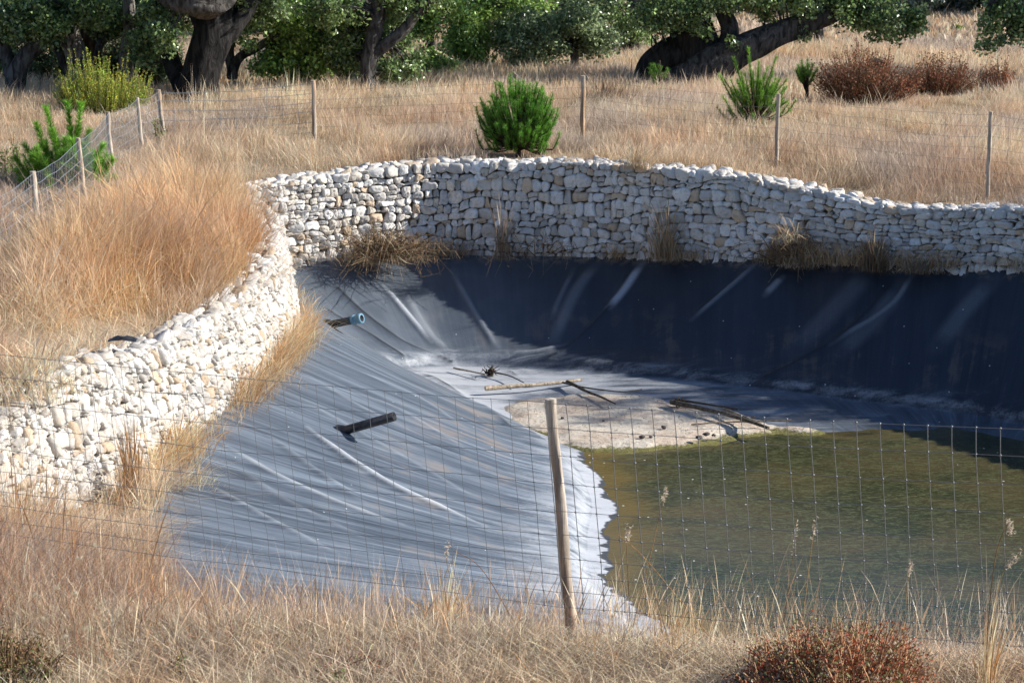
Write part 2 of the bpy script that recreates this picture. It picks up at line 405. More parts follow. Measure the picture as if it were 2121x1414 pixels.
def walltop_back(x): return np.interp(x, (-4.9, -3.4, -1.9, 1.2, 2.6, 3.65, 4.7, 5.6, 6.7, 8.1, 12), (.2, .33, .45, .52, .5, .45, .33, .16, .16, .2, .2))
def field(y): return np.interp(y, (0, 20, 28, 33, 36, 40, 50, 60, 75, 95, 130, 300, 900), (.15, .14, .2, .3, .42, .55, .72, .85, 1.0, 1.2, 1.8, 5, 20))
def yback(x): return np.interp(x, [p[0] for p in RIM[:9]], [p[1] for p in RIM[:9]])
LWX = ((14.0, 14.6, 16.0, 17.4, 18.7, 20.0, 21.0, 22.6, 24.2, 26.0, 28, 30, 32, 33.8), (-5.55, -5.3, -4.85, -4.5, -4.2, -3.95, -3.77, -3.55, -3.36, -3.18, -3.12, -3.3, -3.8, -4.5))
LWZ = (-.6, -.6, -.35, .1, .24, .17, .06, -.04, -.08, -.04, .1, .18, .2, .18)
def G(x, y):
    x = np.asarray(x, float); y = np.asarray(y, float); sh = np.broadcast(x, y).shape
    x = np.broadcast_to(x, sh).ravel(); y = np.broadcast_to(y, sh).ravel()
    d = rim_dist(x, y)
    base = np.interp(y, (-10, 0, 2, 5, 8, 10.5, 12.4), (2.8, 2.7, 2.5, 1.6, .6, .05, 0.0))
    bank = np.where(y < 12.4, base, 0); bank = np.minimum(bank, np.maximum(-1.13 + .36 * np.maximum(d, 0), -1.13) + np.where(y < 12.4, 9, 0) * 0 + np.where(d > 3.5, 9, 0))
    bank = np.where(d < 3.5, np.minimum(bank, -1.13 + 1.13 * (np.maximum(d, 0) / 3.5) ** 1.5), bank)
    ter = field(y); wt = walltop_back(x); b = smooth((y - yback(x)) / 4.5)
    ter = np.where(y > 30, np.where(y > yback(x) - .5, (wt - .06) * (1 - b) + ter * b, ter), ter)
    ter = ter + .1 * (fbm(x * .35 + 50, y * .35 + 50, 3) - .5) * smooth((y - 16) / 3)
    q = np.interp(y, *LWX) - x; nearw = (y > 14) & (y < 34.2)
    lt = np.interp(y, LWX[0], LWZ) - .1; a = smooth((q - .7) / 1.6); ter = np.where(nearw & (x < 0), lt * (1 - a) + ter * a, ter)
    k = np.where(y > 34, 1, np.where(x < 0, np.where(y > 14, smooth((q - .3) / .25), smooth((-5.2 - x) / .6) * smooth((y - 12.5) / 1.5)), smooth((y - 18.5) / 2.0)))
    z = bank * (1 - k) + ter * k
    far = smooth((y - 45) / 40)
    z = z + far * (fbm(x * .06 + 9, y * .06, 8) - .5) * .5
    z = np.where(y < 15, z + .05 * (fbm(x * 1.2 + 30, y * 1.2 + 30, 5) - .5) * 2, z)
    return z.reshape(sh)

# liner ---------------------------------------------------------------
NS = [60, 70, 90, 90, 80, 70, 50, 14, 10, 10, 12, 14, 30, 50, 60, 70, 90, 100, 100, 90, 80]
rimH, toeH = closed(RIM, NS), closed(TOE, NS)
watH = closed([(a, b, ZW) for a, b in WAT], NS); nT = len(rimH)
ctrl = np.repeat(np.arange(21), NS) + np.concatenate([np.linspace(0, 1, n, endpoint=False) for n in NS])     # control index along the loop
cen = np.array((5.0, 24.0, -3.2))
wrapw = smooth(np.minimum(np.arange(nT), nT - np.arange(nT)) / 120.0)
jag = wrapw * (fbm(np.arange(nT) * .19, np.zeros(nT), 31, 4) - .5)
wleft = np.interp(ctrl, (0, 11, 12.5, 19, 20, 21), (0, 0, 1, 1, .3, 0))
watH[:, 0] += (jag * .05 + wrapw * (fbm(np.arange(nT) * .02, np.zeros(nT) + 3, 35, 3) - .5) * .4) * wleft; watH[:, 1] += (fbm(np.arange(nT) * .03, np.zeros(nT) + 5, 33) - .5) * .5 * (1 - wleft) * wrapw
outw = rimH - np.roll(toeH, 0, 0); outw[:, 2] = 0; outw /= np.linalg.norm(outw, axis=1)[:, None]
rings = [rimH + outw * .5 + np.array((0, 0, -.25)), rimH + outw * .12 + np.array((0, 0, -.01))]; sv = [-.5, -.12]
NSL = 84
for k in range(NSL + 1):
    t = k / NSL; P = rimH * (1 - t) + toeH * t
    L = np.linalg.norm(toeH - rimH, axis=1)
    e = smooth((t - .72) / .28) * .10 - .05 * math.sin(math.pi * t)          # the sheet hangs a little and rounds into the floor
    P = P.copy(); P[:, 2] += e * (1 - smooth((t - .94) / .06)) if t < 1 else 0
    rings.append(P); sv.append(t * 4.4)
for k in range(1, 19):
    t = k / 18; P = toeH * (1 - t) + watH * t; rings.append(P); sv.append(4.4 + t * 2)
for k in (1, 2, 4, 8):
    t = k / 8; P = watH * (1 - t) + cen * t; rings.append(P); sv.append(6.4 + t * 4)
RG = np.stack(rings); nR = len(RG)                                             # (rings, loop, 3)
arc = np.concatenate(([0], np.cumsum(np.linalg.norm(np.diff((rimH + toeH)[:, :2] * .5, axis=0), axis=1))))
LP = RG.reshape(-1, 3).copy(); SV = np.repeat(np.array(sv), nT); AU = np.tile(arc, nR); CT = np.tile(ctrl, nR)
lpx = PX(LP)
vis = (SV >= 0) & (SV < 6.4)
def on_liner(u, v):
    d = (lpx[:, 0] - u) ** 2 + (lpx[:, 1] - v) ** 2; d[~vis] = 1e9; return LP[np.argmin(d)]
def line_mask(pts, width):
    Q = np.array([on_liner(*p) for p in pts]); Q = crom(Q, 6) if len(Q) > 2 else np.linspace(Q[0], Q[1], 12)
    best = np.full(len(LP), 1e9); tt = np.zeros(len(LP)); n = len(Q) - 1
    for i in range(n):
        D = Q[i + 1] - Q[i]; t = np.clip(((LP - Q[i]) @ D) / (D @ D + 1e-12), 0, 1)
        d = np.linalg.norm(LP - Q[i] - t[:, None] * D, axis=1); m = d < best; best[m] = d[m]; tt[m] = (i + t[m]) / n
    return np.exp(-(best / width) ** 2), tt
pale = np.zeros(len(LP)); seam = np.zeros(len(LP)); disp = np.zeros(len(LP))
# (pixel polyline, width m, height m, paleness)
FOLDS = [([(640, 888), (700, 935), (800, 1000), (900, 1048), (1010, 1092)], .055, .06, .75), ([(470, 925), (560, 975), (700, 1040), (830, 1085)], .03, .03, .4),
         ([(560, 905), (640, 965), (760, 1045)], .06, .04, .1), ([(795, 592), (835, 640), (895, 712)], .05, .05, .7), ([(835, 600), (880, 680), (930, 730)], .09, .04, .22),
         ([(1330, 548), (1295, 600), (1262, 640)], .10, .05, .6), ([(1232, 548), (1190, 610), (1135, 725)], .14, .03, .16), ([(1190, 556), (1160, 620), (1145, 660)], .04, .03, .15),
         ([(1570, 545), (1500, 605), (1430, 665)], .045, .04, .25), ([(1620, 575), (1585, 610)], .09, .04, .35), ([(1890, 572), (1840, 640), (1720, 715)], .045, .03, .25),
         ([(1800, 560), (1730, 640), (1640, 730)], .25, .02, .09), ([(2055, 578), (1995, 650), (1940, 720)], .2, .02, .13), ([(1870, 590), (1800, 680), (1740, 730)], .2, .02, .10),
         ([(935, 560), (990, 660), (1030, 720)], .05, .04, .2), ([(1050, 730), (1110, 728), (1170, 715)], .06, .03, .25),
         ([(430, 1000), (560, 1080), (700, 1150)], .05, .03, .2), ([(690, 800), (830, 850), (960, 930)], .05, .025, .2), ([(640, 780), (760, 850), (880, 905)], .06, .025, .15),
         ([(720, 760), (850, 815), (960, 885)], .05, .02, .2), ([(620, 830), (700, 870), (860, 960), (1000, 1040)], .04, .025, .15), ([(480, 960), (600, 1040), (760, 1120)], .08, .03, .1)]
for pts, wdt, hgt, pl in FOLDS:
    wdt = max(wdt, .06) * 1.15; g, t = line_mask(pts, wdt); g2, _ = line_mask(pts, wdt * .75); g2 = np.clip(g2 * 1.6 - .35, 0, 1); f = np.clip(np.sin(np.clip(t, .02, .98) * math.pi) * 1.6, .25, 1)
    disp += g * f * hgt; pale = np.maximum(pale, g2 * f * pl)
SEAMS = [[(700, 600), (760, 655), (850, 715), (935, 752)], [(1262, 640), (1220, 680), (1160, 732)], [(1840, 600), (1750, 690), (1660, 745), (1585, 785)], [(680, 645), (800, 715), (930, 800), (1050, 880)],
         [(1150, 735), (1060, 770)]]
dW = np.linalg.norm((LP - np.tile(watH, (nR, 1)))[:, :2], axis=1)
seam = np.maximum(seam, (SV > 3.2) * (SV < 7) * smooth((  .03 + .3 * np.clip(fbm(AU * 5.5, SV * .3, 66, 5) - .36, 0, 1) - dW) / .02) * np.interp(CT, (0, 11, 12.5, 19, 20, 21), (0, 0, 1, 1, .3, 0)))
for pts in SEAMS:
    g, t = line_mask(pts, .028); seam = np.maximum(seam, g); g, t = line_mask(pts, .07); disp += g * .03
disp += np.interp(CT, (0, 1, 3, 4.5, 18, 20, 21), (.0, .35, .35, 1, 1, .5, .0)) * ((fbm(AU * 2.4, SV * .25 + 7, 41, 3) - .5) * .03 + (fbm(AU * 6.5, SV * .22 + 7, 43, 3) - .5) * .022) * np.clip(SV, 0, .8) * np.clip((5.2 - SV) / 1.5, 0, 1)
LP[:, 2] += np.where((SV > .05) & (SV < 6.3), disp, 0)
leftw = np.interp(CT, (0, .8, 1.9, 2.5, 3.1, 11, 12.5, 14, 19.3, 21), (.85, .8, .72, .52, .09, .10, .9, 1, 1, .9))  # dust amount; its drop near the shadow edge also paints sun against shade
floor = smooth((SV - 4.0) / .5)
dust_shade = np.where(SV < 4.4, leftw * (.8 + .25 * smooth(SV / 4)), np.maximum(leftw * .8, .6))
depo = np.zeros(len(LP))
x_, y_ = LP[:, 0], LP[:, 1]
depo = np.maximum(depo, smooth((SV - np.interp(CT, (0, 11, 13, 18.5, 20, 21), (3.4, 3.4, 2.3, 2.6, 3.5, 3.4))) / np.interp(CT, (0, 11, 13, 18.5, 20, 21), (.9, .9, 2.2, 2.0, .9, .9))) * np.interp(CT, (0, 2, 2.8, 4, 6, 11, 12, 13, 18.5, 19.5, 20.5, 21), (.6, .62, .5, .4, .3, .3, .6, .95, .8, .5, .6, .6)) * (1 - .0 * floor))
depo *= np.where(SV > 4.5, np.interp(CT, (0, 2, 3, 4, 5, 7, 12, 21), (1.5, 1.5, 1.5, 1.3, .8, .5, 1, 1.4)), 1)
depo = np.maximum(depo, np.exp(-((SV - 4.25) / .16) ** 2) * np.interp(CT, (0, 3, 4, 6.5, 8, 21), (0, .2, .55, .55, 0, 0)))
brown = np.exp(-((SV - 3.0) / 1.0) ** 2) * np.interp(CT, (0, 2, 3, 7, 12, 14, 17, 19, 20, 21), (0, .2, .4, .6, .4, .5, 1, 1, .7, .2))
rimm = np.clip(1 - SV / .35, 0, 1) * .8
i = (np.arange(nR - 1)[:, None] * nT); j = np.arange(nT)[None, :]; j2 = (j + 1) % nT
LF = np.stack((i + j, i + nT + j, i + nT + j2, i + j2), -1).reshape(-1, 4)
mb = MB(); mb.add(LP, LF[:, ::-1], np.stack((dust_shade, pale, depo), 1))
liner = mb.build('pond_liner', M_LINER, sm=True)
tag(liner, 'black plastic sheet lining the sloping sides of the pond, streaked and dusty', 'pond liner')
me = liner.data
a = me.attributes.new('Stain', 'FLOAT_COLOR', 'POINT'); a.data.foreach_set('color', np.stack((brown, seam, rimm, np.interp(CT, (0, 3, 5, 17.5, 19.5, 21), (.22, .22, .8, 1, .7, .22))), 1).astype(np.float32).ravel())
uvl = me.uv_layers.new(name='flow'); li = np.zeros(len(me.loops), np.int32); me.loops.foreach_get('vertex_index', li)
uvl.data.foreach_set('uv', np.stack((AU[li], SV[li]), 1).astype(np.float32).ravel())

# water ---------------------------------------------------------------
xs = np.arange(-.6, 10.4, .11); ys = np.arange(18.0, 30.2, .11); X, Y = np.meshgrid(xs, ys); cw = np.array((5.0, 24.0))
ok = inside(X, Y, np.concatenate((cw + (watH[::4, :2] - cw) * 1.13, np.zeros((len(watH[::4]), 1))), 1)).reshape(X.shape)
dl = seg_dist(X, Y, watH[::6])[0].reshape(X.shape); shal = np.exp(-dl / .7) * np.interp(X, (1, 3, 6, 8), (1, .9, .35, .1))
idx = np.arange(X.size).reshape(X.shape); F = np.stack((idx[:-1, :-1], idx[:-1, 1:], idx[1:, 1:], idx[1:, :-1]), -1).reshape(-1, 4); F = F[ok.ravel()[F].all(1)]
used = np.unique(F); rm = np.full(X.size, -1); rm[used] = np.arange(len(used)); mb = MB()
mb.add(np.stack((X, Y, np.full(X.shape, ZW)), -1).reshape(-1, 3)[used], rm[F], np.stack((shal.ravel()[used],) * 3, 1))
tag(mb.build('water', M_WATER, sm=True), 'greenish brown shallow water in the bottom of the pond', 'water', kind='structure')

# mud flat ------------------------------------------------------------
mudpx = [(1040, 838), (1110, 818), (1210, 808), (1330, 818), (1430, 836), (1560, 856), (1700, 878), (1640, 888), (1560, 893), (1450, 908), (1330, 918), (1240, 922), (1170, 916), (1110, 900), (1065, 868)]
mp = []
for u, v in mudpx:
    y = 28.0
    for _ in range(20):
        p = W(u, v, y); y = y * (CAMZ + 2.62) / (CAMZ - p[2])
    mp.append((p[0], p[1], 0))
mp = closed(mp, [6] * len(mp))
xs = np.arange(-1.2, 6.4, .045); ys = np.arange(26.6, 31.4, .045); X, Y = np.meshgrid(xs, ys)
d, _, _ = seg_dist(X, Y, mp); d = np.where(inside(X, Y, mp), d, -d).reshape(X.shape) + (fbm(X * 1.3, Y * 1.7, 12) - .5) * .9
Z = ZW - .03 + .11 * smooth((d + .25) / .7) + .03 * (fbm(X * 5, Y * 5, 14) - .5) + .05 * smooth((Y - 28.6) / 1.5)
Z = np.where(d < -.1, Z + (d + .1) * .5, Z)
keep = d > -.5
idx = np.arange(X.size).reshape(X.shape)
F = np.stack((idx[:-1, :-1], idx[:-1, 1:], idx[1:, 1:], idx[1:, :-1]), -1).reshape(-1, 4)
kf = keep.ravel()[F].all(1); F = F[kf]; used = np.unique(F); rm = np.full(X.size, -1); rm[used] = np.arange(len(used))
green = np.clip(1 - (Z - ZW) / .075, 0, 1) * smooth((29.0 - Y) / .5) * (.55 + .6 * fbm(X * 1.7, Y * 1.7, 18))
mb = MB(); mb.add(np.stack((X, Y, Z), -1).reshape(-1, 3)[used], rm[F], np.stack((green.ravel()[used],) * 3, 1))
tag(mb.build('mud', M_MUD, sm=True), 'pale dried mud flat at the water edge with an olive algae fringe', 'mud', kind='structure')

def crumbs():
    n = 700; k = rng.choice(np.nonzero((d.ravel() > -.05))[0], n); P = np.stack((X.ravel()[k], Y.ravel()[k], Z.ravel()[k]), 1) + rng.uniform(-.02, .02, (n, 3)) * (1, 1, 0)
    o = np.array([(1, 0, 0), (-1, 0, 0), (0, 1, 0), (0, -1, 0), (0, 0, 1), (0, 0, -1)]); f = np.array([(0, 2, 4), (2, 1, 4), (1, 3, 4), (3, 0, 4), (2, 0, 5), (1, 2, 5), (3, 1, 5), (0, 3, 5)])
    sz = rng.uniform(.003, .010, n) * np.where(rng.random(n) < .06, 1.7, 1); V = P[:, None] + o[None] * sz[:, None, None] * rng.uniform(.5, 1.3, (n, 6, 1)); mb = MB()
    mb.add(V.reshape(-1, 3), (np.arange(n)[:, None, None] * 6 + f[None]).reshape(-1, 3), (.5, .5, .5)); tag(mb.build('mud_crumbs', M_ROCK), 'small dark crumbs scattered over the pale mud flat', 'crumbs', kind='stuff')
crumbs()
# ground --------------------------------------------------------------
gx = np.concatenate((np.linspace(-900, -60, 12), np.linspace(-55, -14, 20), np.arange(-13, 15, .16), np.linspace(16, 55, 18), np.linspace(60, 900, 12)))
gy = np.concatenate((np.linspace(-60, 4, 14), np.linspace(5, 9.5, 10), np.arange(9.8, 38, .16), np.linspace(38.3, 60, 50), np.linspace(62, 130, 40), np.linspace(140, 900, 16)))
X, Y = np.meshgrid(gx, gy); d = rim_dist(X, Y).reshape(X.shape); Z = G(X, Y)
walled = (Y > 20.2)
cut = np.where(walled, .30, -.02)
Z = np.where(d < cut, -3.6, Z); Z = np.where((~walled) & (d >= cut) & (d < .5), Z + .0, Z)
idx = np.arange(X.size).reshape(X.shape)
F = np.stack((idx[:-1, :-1], idx[:-1, 1:], idx[1:, 1:], idx[1:, :-1]), -1).reshape(-1, 4)
mb = MB(); mb.add(np.stack((X, Y, Z), -1).reshape(-1, 3), F); tag(mb.build('ground', M_SOIL, sm=True), 'dry soil ground under the grass around the pond', 'ground', kind='structure')

# ------------------------------------------------------------------ dry stone walls
def voronoi_cells(S, ax, bounds):
    """cells of seeds S (n,2) with x scaled by ax, clipped to bounds"""
    Q = S * np.array((ax, 1.0)); out = []; x0, x1, y0, y1 = bounds
    for i in range(len(Q)):
        d = ((Q - Q[i]) ** 2).sum(1); nb = np.argsort(d)[1:22]
        r = .5; c = Q[i]
        P = [(max(c[0] - r, x0 * ax), max(c[1] - r, y0)), (min(c[0] + r, x1 * ax), max(c[1] - r, y0)), (min(c[0] + r, x1 * ax), min(c[1] + r, y1)), (max(c[0] - r, x0 * ax), min(c[1] + r, y1))]
        for k in nb:
            m = (Q[k] + c) * .5; nx, ny = Q[k] - c; R_ = []
            for a in range(len(P)):
                p, q_ = P[a], P[(a + 1) % len(P)]
                dp = (p[0] - m[0]) * nx + (p[1] - m[1]) * ny; dq = (q_[0] - m[0]) * nx + (q_[1] - m[1]) * ny
                if dp <= 0: R_.append(p)
                if (dp < 0 < dq) or (dq < 0 < dp):
                    t = dp / (dp - dq); R_.append((p[0] + t * (q_[0] - p[0]), p[1] + t * (q_[1] - p[1])))
            P = R_
            if len(P) < 3: break
        if len(P) >= 3: out.append(np.array(P) / np.array((ax, 1.0)))
    return out
def seeds(L, H, rh, rw):
    S = []; nr_ = max(1, round(H / rh)); rh = H / nr_; y = rh * .5
    while y < H:
        x = rng.uniform(-.1, .1)
        while x < L:
            w_ = rw * rng.uniform(.55, 1.55)
            S.append((x + w_ / 2, y + rng.normal(0, rh * .2) + rh * .35 * (vnoise(np.array(x * 1.1), np.array(y * 3.0), 77) - .5)))
            if rng.random() < .12: S[-1] = (S[-1][0], S[-1][1] - rh * .28); S.append((S[-1][0] + rng.normal(0, .03), S[-1][1] + rh * .55))
            x += w_
        y += rh
    return np.array(S)
def courses(L, H, rh, rw, sd=0):
    """roughly coursed blocks: wavy beds, uneven perpends, some blocks split in two"""
    n = max(1, round(H / rh)); out = []
    hs = rng.uniform(.72, 1.3, n); bed = np.concatenate(([0], np.cumsum(hs))) / hs.sum() * H
    def by(r, x):
        if r == 0: return -.08 + 0 * x
        e = 1.0 if r < n else .25
        return bed[r] + e * rh * (1.3 * (vnoise(x * 1.3 + 17 * r, x * 0 + r * 3.1, sd) - .5) + .75 * (vnoise(x * 4.1 + 5 * r, x * 0 + r * 7.7, sd + 1) - .5))
    for r in range(n):
        x = -rng.uniform(0, rw)
        while x < L:
            w_ = rw * (rng.uniform(.5, 1.15) if rng.random() < .75 else rng.uniform(1.15, 1.8)); x2 = x + w_
            sl0, sl1 = rng.normal(0, .018, 2); j = lambda: rng.normal(0, .012)
            xs = np.array((x, (x + x2) / 2, x2)); lo = by(r, xs) + rng.normal(0, .009, 3); hi = by(r + 1, xs) + rng.normal(0, .009, 3)
            P = [(x + sl0, lo[0]), (xs[1] + j(), lo[1] - .008), (x2 - sl1, lo[2]), (x2 + sl1 + .012, (lo[2] + hi[2]) / 2 + j()), (x2 + sl1, hi[2]), (xs[1] + j(), hi[1] + .008), (x - sl0, hi[0]), (x - sl0 - .012, (lo[0] + hi[0]) / 2 + j())]
            P = np.clip(np.array(P), (0, -.2), (L, H + .05)); x = x2
            if np.ptp(P[:, 0]) < .05: continue
            if w_ < rw * 1.1 and (hi[1] - lo[1]) > rh * .95 and rng.random() < .3:      # two thin ones on top of each other
                k = rng.uniform(.38, .62); m0 = P[7] * .2 + np.array((P[7][0], lo[0] + (hi[0] - lo[0]) * k)) * .8; m1 = np.array((P[3][0], lo[2] + (hi[2] - lo[2]) * k))
                out.append(np.array([P[0], P[1], P[2], m1, (m0 + m1) / 2 + (0, .01), m0])); out.append(np.array([m0, (m0 + m1) / 2 + (0, .01), m1, P[4], P[5], P[6]]))
            elif rng.random() < .16:                                         # a corner knocked off, a chip wedged in
                a = P[4] + (P[5] - P[4]) * .7; b_ = P[4] + (P[3] - P[4]) * .9; Q = np.vstack((P[:3], P[3:4], b_[None], a[None], P[5:])); out.append(Q); out.append(np.array([b_, P[4] + (.012, .004), a]))
            else: out.append(P)
    return out
STONE_COL = np.array([(.72, .69, .64), (.76, .74, .70), (.66, .62, .56), (.62, .60, .57), (.70, .64, .55), (.50, .47, .43), (.60, .47, .34), (.78, .77, .74)])
STONE_P = np.array([.19, .19, .15, .12, .13, .08, .06, .08])
def add_stones(mb, cells, mapf, bulge, gap, white):
    for P in cells:
        c = P.mean(0); Q = P
        for kk_ in (.13, .22):                                               # round the corners
            Q = np.stack((Q * (1 - kk_) + np.roll(Q, -1, 0) * kk_, Q * kk_ + np.roll(Q, -1, 0) * (1 - kk_)), 1).reshape(-1, 2)
        ln = np.linalg.norm(np.roll(Q, -1, 0) - Q, axis=1); cs = np.concatenate(([0], np.cumsum(ln))); k = 16
        if cs[-1] < .075: continue
        t = np.linspace(0, cs[-1], k, endpoint=False); QQ = np.vstack((Q, Q[:1])); R_ = np.stack((np.interp(t, cs, QQ[:, 0]), np.interp(t, cs, QQ[:, 1])), 1)
        sz = np.linalg.norm(R_ - c, axis=1).mean(); g = max(0.3, 1 - gap / sz)
        b = bulge * (.6 + .8 * rng.random()) * min(1.3, sz / .1); tilt = rng.normal(0, .3, 2)
        rough = 1 + rng.normal(0, .045, k); proud = rng.normal(0, .014)
        V = []
        for s_, dep in ((.93, -.11), (1.0, -.045), (1.0, .0), (.9, b * .55), (.7, b * .9), (.38, b)):
            rr = c + (R_ - c) * (g * s_ * rough)[:, None]
            off = dep + proud + ((rr - c) @ tilt) * (.9 if dep > 0 else .2) + rng.normal(0, .009, k) * (dep > 0)
            V.append(mapf(rr[:, 0], rr[:, 1], off))
        V.append(mapf(c[:1], c[1:], np.array([b * rng.uniform(.85, 1.1) + proud])))
        V = np.concatenate(V); col = STONE_COL[rng.choice(8, p=STONE_P)] * rng.uniform(.78, 1.06) * white
        a = np.arange(k); a2 = (a + 1) % k
        F4 = np.concatenate([np.stack((r_ * k + a, r_ * k + a2, (r_ + 1) * k + a2, (r_ + 1) * k + a), 1) for r_ in range(5)])
        F3 = np.stack((5 * k + a, 5 * k + a2, np.full(k, 6 * k)), 1)
        cc = np.tile(np.clip(col, 0, .86), (len(V), 1)); n0 = mb.n
        mb.add(V, F4, cc); mb.f3.append(F3 + n0)
def stone_wall(name, path, label, batter=.18, thick=.55, rh=.110, rw=.172, white=1.0, cap=True, side=1):
    """path rows x, y, zbase, ztop; pond on the right hand when walking the path (side=1)"""
    P = crom(np.array(path), 24); s = np.concatenate(([0], np.cumsum(np.linalg.norm(np.diff(P[:, :2], axis=0), axis=1)))); L = s[-1]
    T = np.gradient(P[:, :2], axis=0); T /= np.linalg.norm(T, axis=1)[:, None]; Nn = np.stack((T[:, 1], -T[:, 0]), 1) * side
    H = float((P[:, 3] - P[:, 2]).mean())
    f = lambda col, q: np.interp(q, s, col)
    def mp(u, v, off):
        u = np.asarray(u, float); off = np.broadcast_to(off, u.shape); fr = v / H
        nx, ny = f(Nn[:, 0], u), f(Nn[:, 1], u); zb, zt = f(P[:, 2], u), f(P[:, 3], u); o_ = off - batter * fr
        return np.stack((f(P[:, 0], u) + nx * o_, f(P[:, 1], u) + ny * o_, zb + (zt - zb) * fr), 1)
    def mpt(u, t, off):                                                       # top face: t runs back from the front edge
        u = np.asarray(u, float); off = np.broadcast_to(off, u.shape); nx, ny = f(Nn[:, 0], u), f(Nn[:, 1], u); o_ = -batter - np.asarray(t)
        return np.stack((f(P[:, 0], u) + nx * o_, f(P[:, 1], u) + ny * o_, f(P[:, 3], u) + off * .8 - .01), 1)
    mb = MB()
    u = np.linspace(0, L, int(L / .12)); n = len(u)                         # dark core behind the stones
    prof = [(0, -.09), (H * .5, -.09), (H * .97, -.09)]
    V = [mp(u, np.full(n, v), -.085) for v, _ in prof] + [mpt(u, np.full(n, .07), np.full(n, -.08)), mpt(u, np.full(n, thick), np.full(n, -.08))]
    last = V[-1].copy(); last[:, 2] -= H * .9; V.append(last); V = np.concatenate(V); k = len(prof) + 3
    i = np.arange(k - 1)[:, None] * n; j = np.arange(n - 1)[None, :]
    mb.add(V, np.stack((i + j, i + j + 1, i + n + j + 1, i + n + j), -1).reshape(-1, 4), (.16, .13, .10))
    add_stones(mb, courses(L, H, rh, rw, int(L * 7)), mp, .036, .0085, white)
    if cap:
        S = seeds(L, thick - .02, .19, .24); add_stones(mb, voronoi_cells(S, .85, (0, L, 0, thick)), mpt, .035, .012, white)
    o = mb.build(name, M_STONE, origin=path[len(path) // 2][:3], sm=False); tag(o, label, 'stone wall'); return o
bp = [(-4.75, 33.75, -1.2, .18), (-4.3, 34.0, -1.2, .22), (-2.9, 34.75, -1.22, .35), (-1.62, 35.32, -1.25, .46), (-.6, 35.33, -1.25, .48), (1.2, 34.88, -1.2, .52)]
bp += [(2.5, 34.2, -1.12, .5), (3.65, 33.5, -1.03, .45), (4.75, 32.72, -.95, .32), (5.85, 31.95, -.87, .16), (6.9, 31.28, -.8, .17), (8.05, 30.55, -.76, .21), (10.6, 28, -.95, -.35), (12.2, 23.7, -1.1, -.4), (12.0, 20.5, -1.2, -.4)]
stone_wall('stone_wall', bp, 'long grey white dry stone wall curving behind the far side of the pond')
lp = [(-5.3, 14.6, -1.1, -.75), (-4.85, 16.0, -1.15, -.45), (-4.5, 17.4, -1.15, .0), (-4.2, 18.7, -1.2, .22), (-3.95, 20.0, -1.25, .15), (-3.77, 21.0, -1.25, .02), (-3.55, 22.6, -1.25, -.08), (-3.36, 24.2, -1.25, -.12), (-3.18, 26.0, -1.25, -.08), (-3.12, 28, -1.25, .06), (-3.3, 30, -1.22, .16), (-3.8, 32, -1.2, .2), (-4.5, 33.8, -1.2, .18)]
stone_wall('stone_wall', lp, 'bright white dry stone wall in full sun along the left bank', batter=.22, thick=.42, rh=.094, rw=.122, white=.8)

# ------------------------------------------------------------------ grass
PAL = np.array((1.55, 1.47, 1.22)) * np.array([(.56, .44, .33), (.45, .325, .225), (.40, .235, .125), (.50, .435, .375), (.33, .27, .23), (.63, .54, .43)])
def grass_colors(P, w):
    n = len(P); k = rng.choice(len(PAL), n, p=np.array(w) / np.sum(w)); c = PAL[k].copy()
    a = fbm(P[:, 0] * .45 + 70, P[:, 1] * .3 + 70, 21)[:, None]; b = fbm(P[:, 0] * .9 + 10, P[:, 1] * .6 + 40, 23)[:, None]
    c = c * (.72 + .56 * a); orange = np.array((.56, .31, .14)); m = smooth((b - .5) / .2) * .55
    e = smooth((fbm(P[:, 0] * .28 + 90, P[:, 1] * .22 + 15, 27)[:, None] - .5) / .15) * .6; c = c * (1 - e) + c.mean(1, keepdims=True) * np.array((1.0, .88, .8)) * .9 * e
    c = c * (1 - m) + orange * (.7 + .6 * rng.random((n, 1))) * m
    return np.clip(c * rng.uniform(.75, 1.2, (n, 1)), .02, .8)
def sample(n, x0, x1, y0, y1, margin):
    """points in the strip y0..y1 that lie in view (plus a margin), outside the pond and its walls"""
    y = rng.uniform(y0, y1, n); x = rng.uniform(x0, x1, n); half = y * .262 + margin
    m = np.abs(x) < half; x, y = x[m], y[m]; d = rim_dist(x, y)
    wl_ = (y > 20.2); m = d > np.where(wl_, np.where((x < -2.9) & (y < 33), .36, .6), -.12)
    ql = np.interp(y, *LWX) - x; m &= ~((y > 14.6) & (y < 33.8) & (ql > -.1) & (ql < .36))
    x, y, d = x[m], y[m], d[m]
    return np.stack((x, y, G(x, y) - .02), 1), d
def clumped(P, f, lo=.35, seed=0):
    c = fbm(P[:, 0] * f + 33, P[:, 1] * f + 21, seed, 3); return rng.random(len(P)) < np.clip((c - lo) * 3.2, .08, 1), c
def wind(n, P, sx=.25, s=.25):
    a = fbm(P[:, 0] * .6 + 5, P[:, 1] * .6 + 5, 61)[:, None] - .5
    return np.concatenate((a * 2.2 + sx, (fbm(P[:, 0] * .6 + 44, P[:, 1] * .6 + 5, 62)[:, None] - .5) * 1.6), 1) * .6 + rng.normal(0, s, (n, 2))
CLEAR = [(.12, 37.0, .9), (4.95, 40.5, .25), (-7.0, 31.7, 1.7), (6.9, 46.5, 1.2), (-9.1, 44.5, 1.1), (8.3, 46.5, 1.1), (10.3, 48.5, .9), (-3.9, 39.2, .6), (1.4, 39.5, .6), (4.8, 35.8, .6), (7.85, 32.6, .6), (-7.0, 39.5, .6), (-7.2, 38, .5), (-7.2, 35, .5), (-6.75, 31, .6), (-6.7, 27.5, .6)]
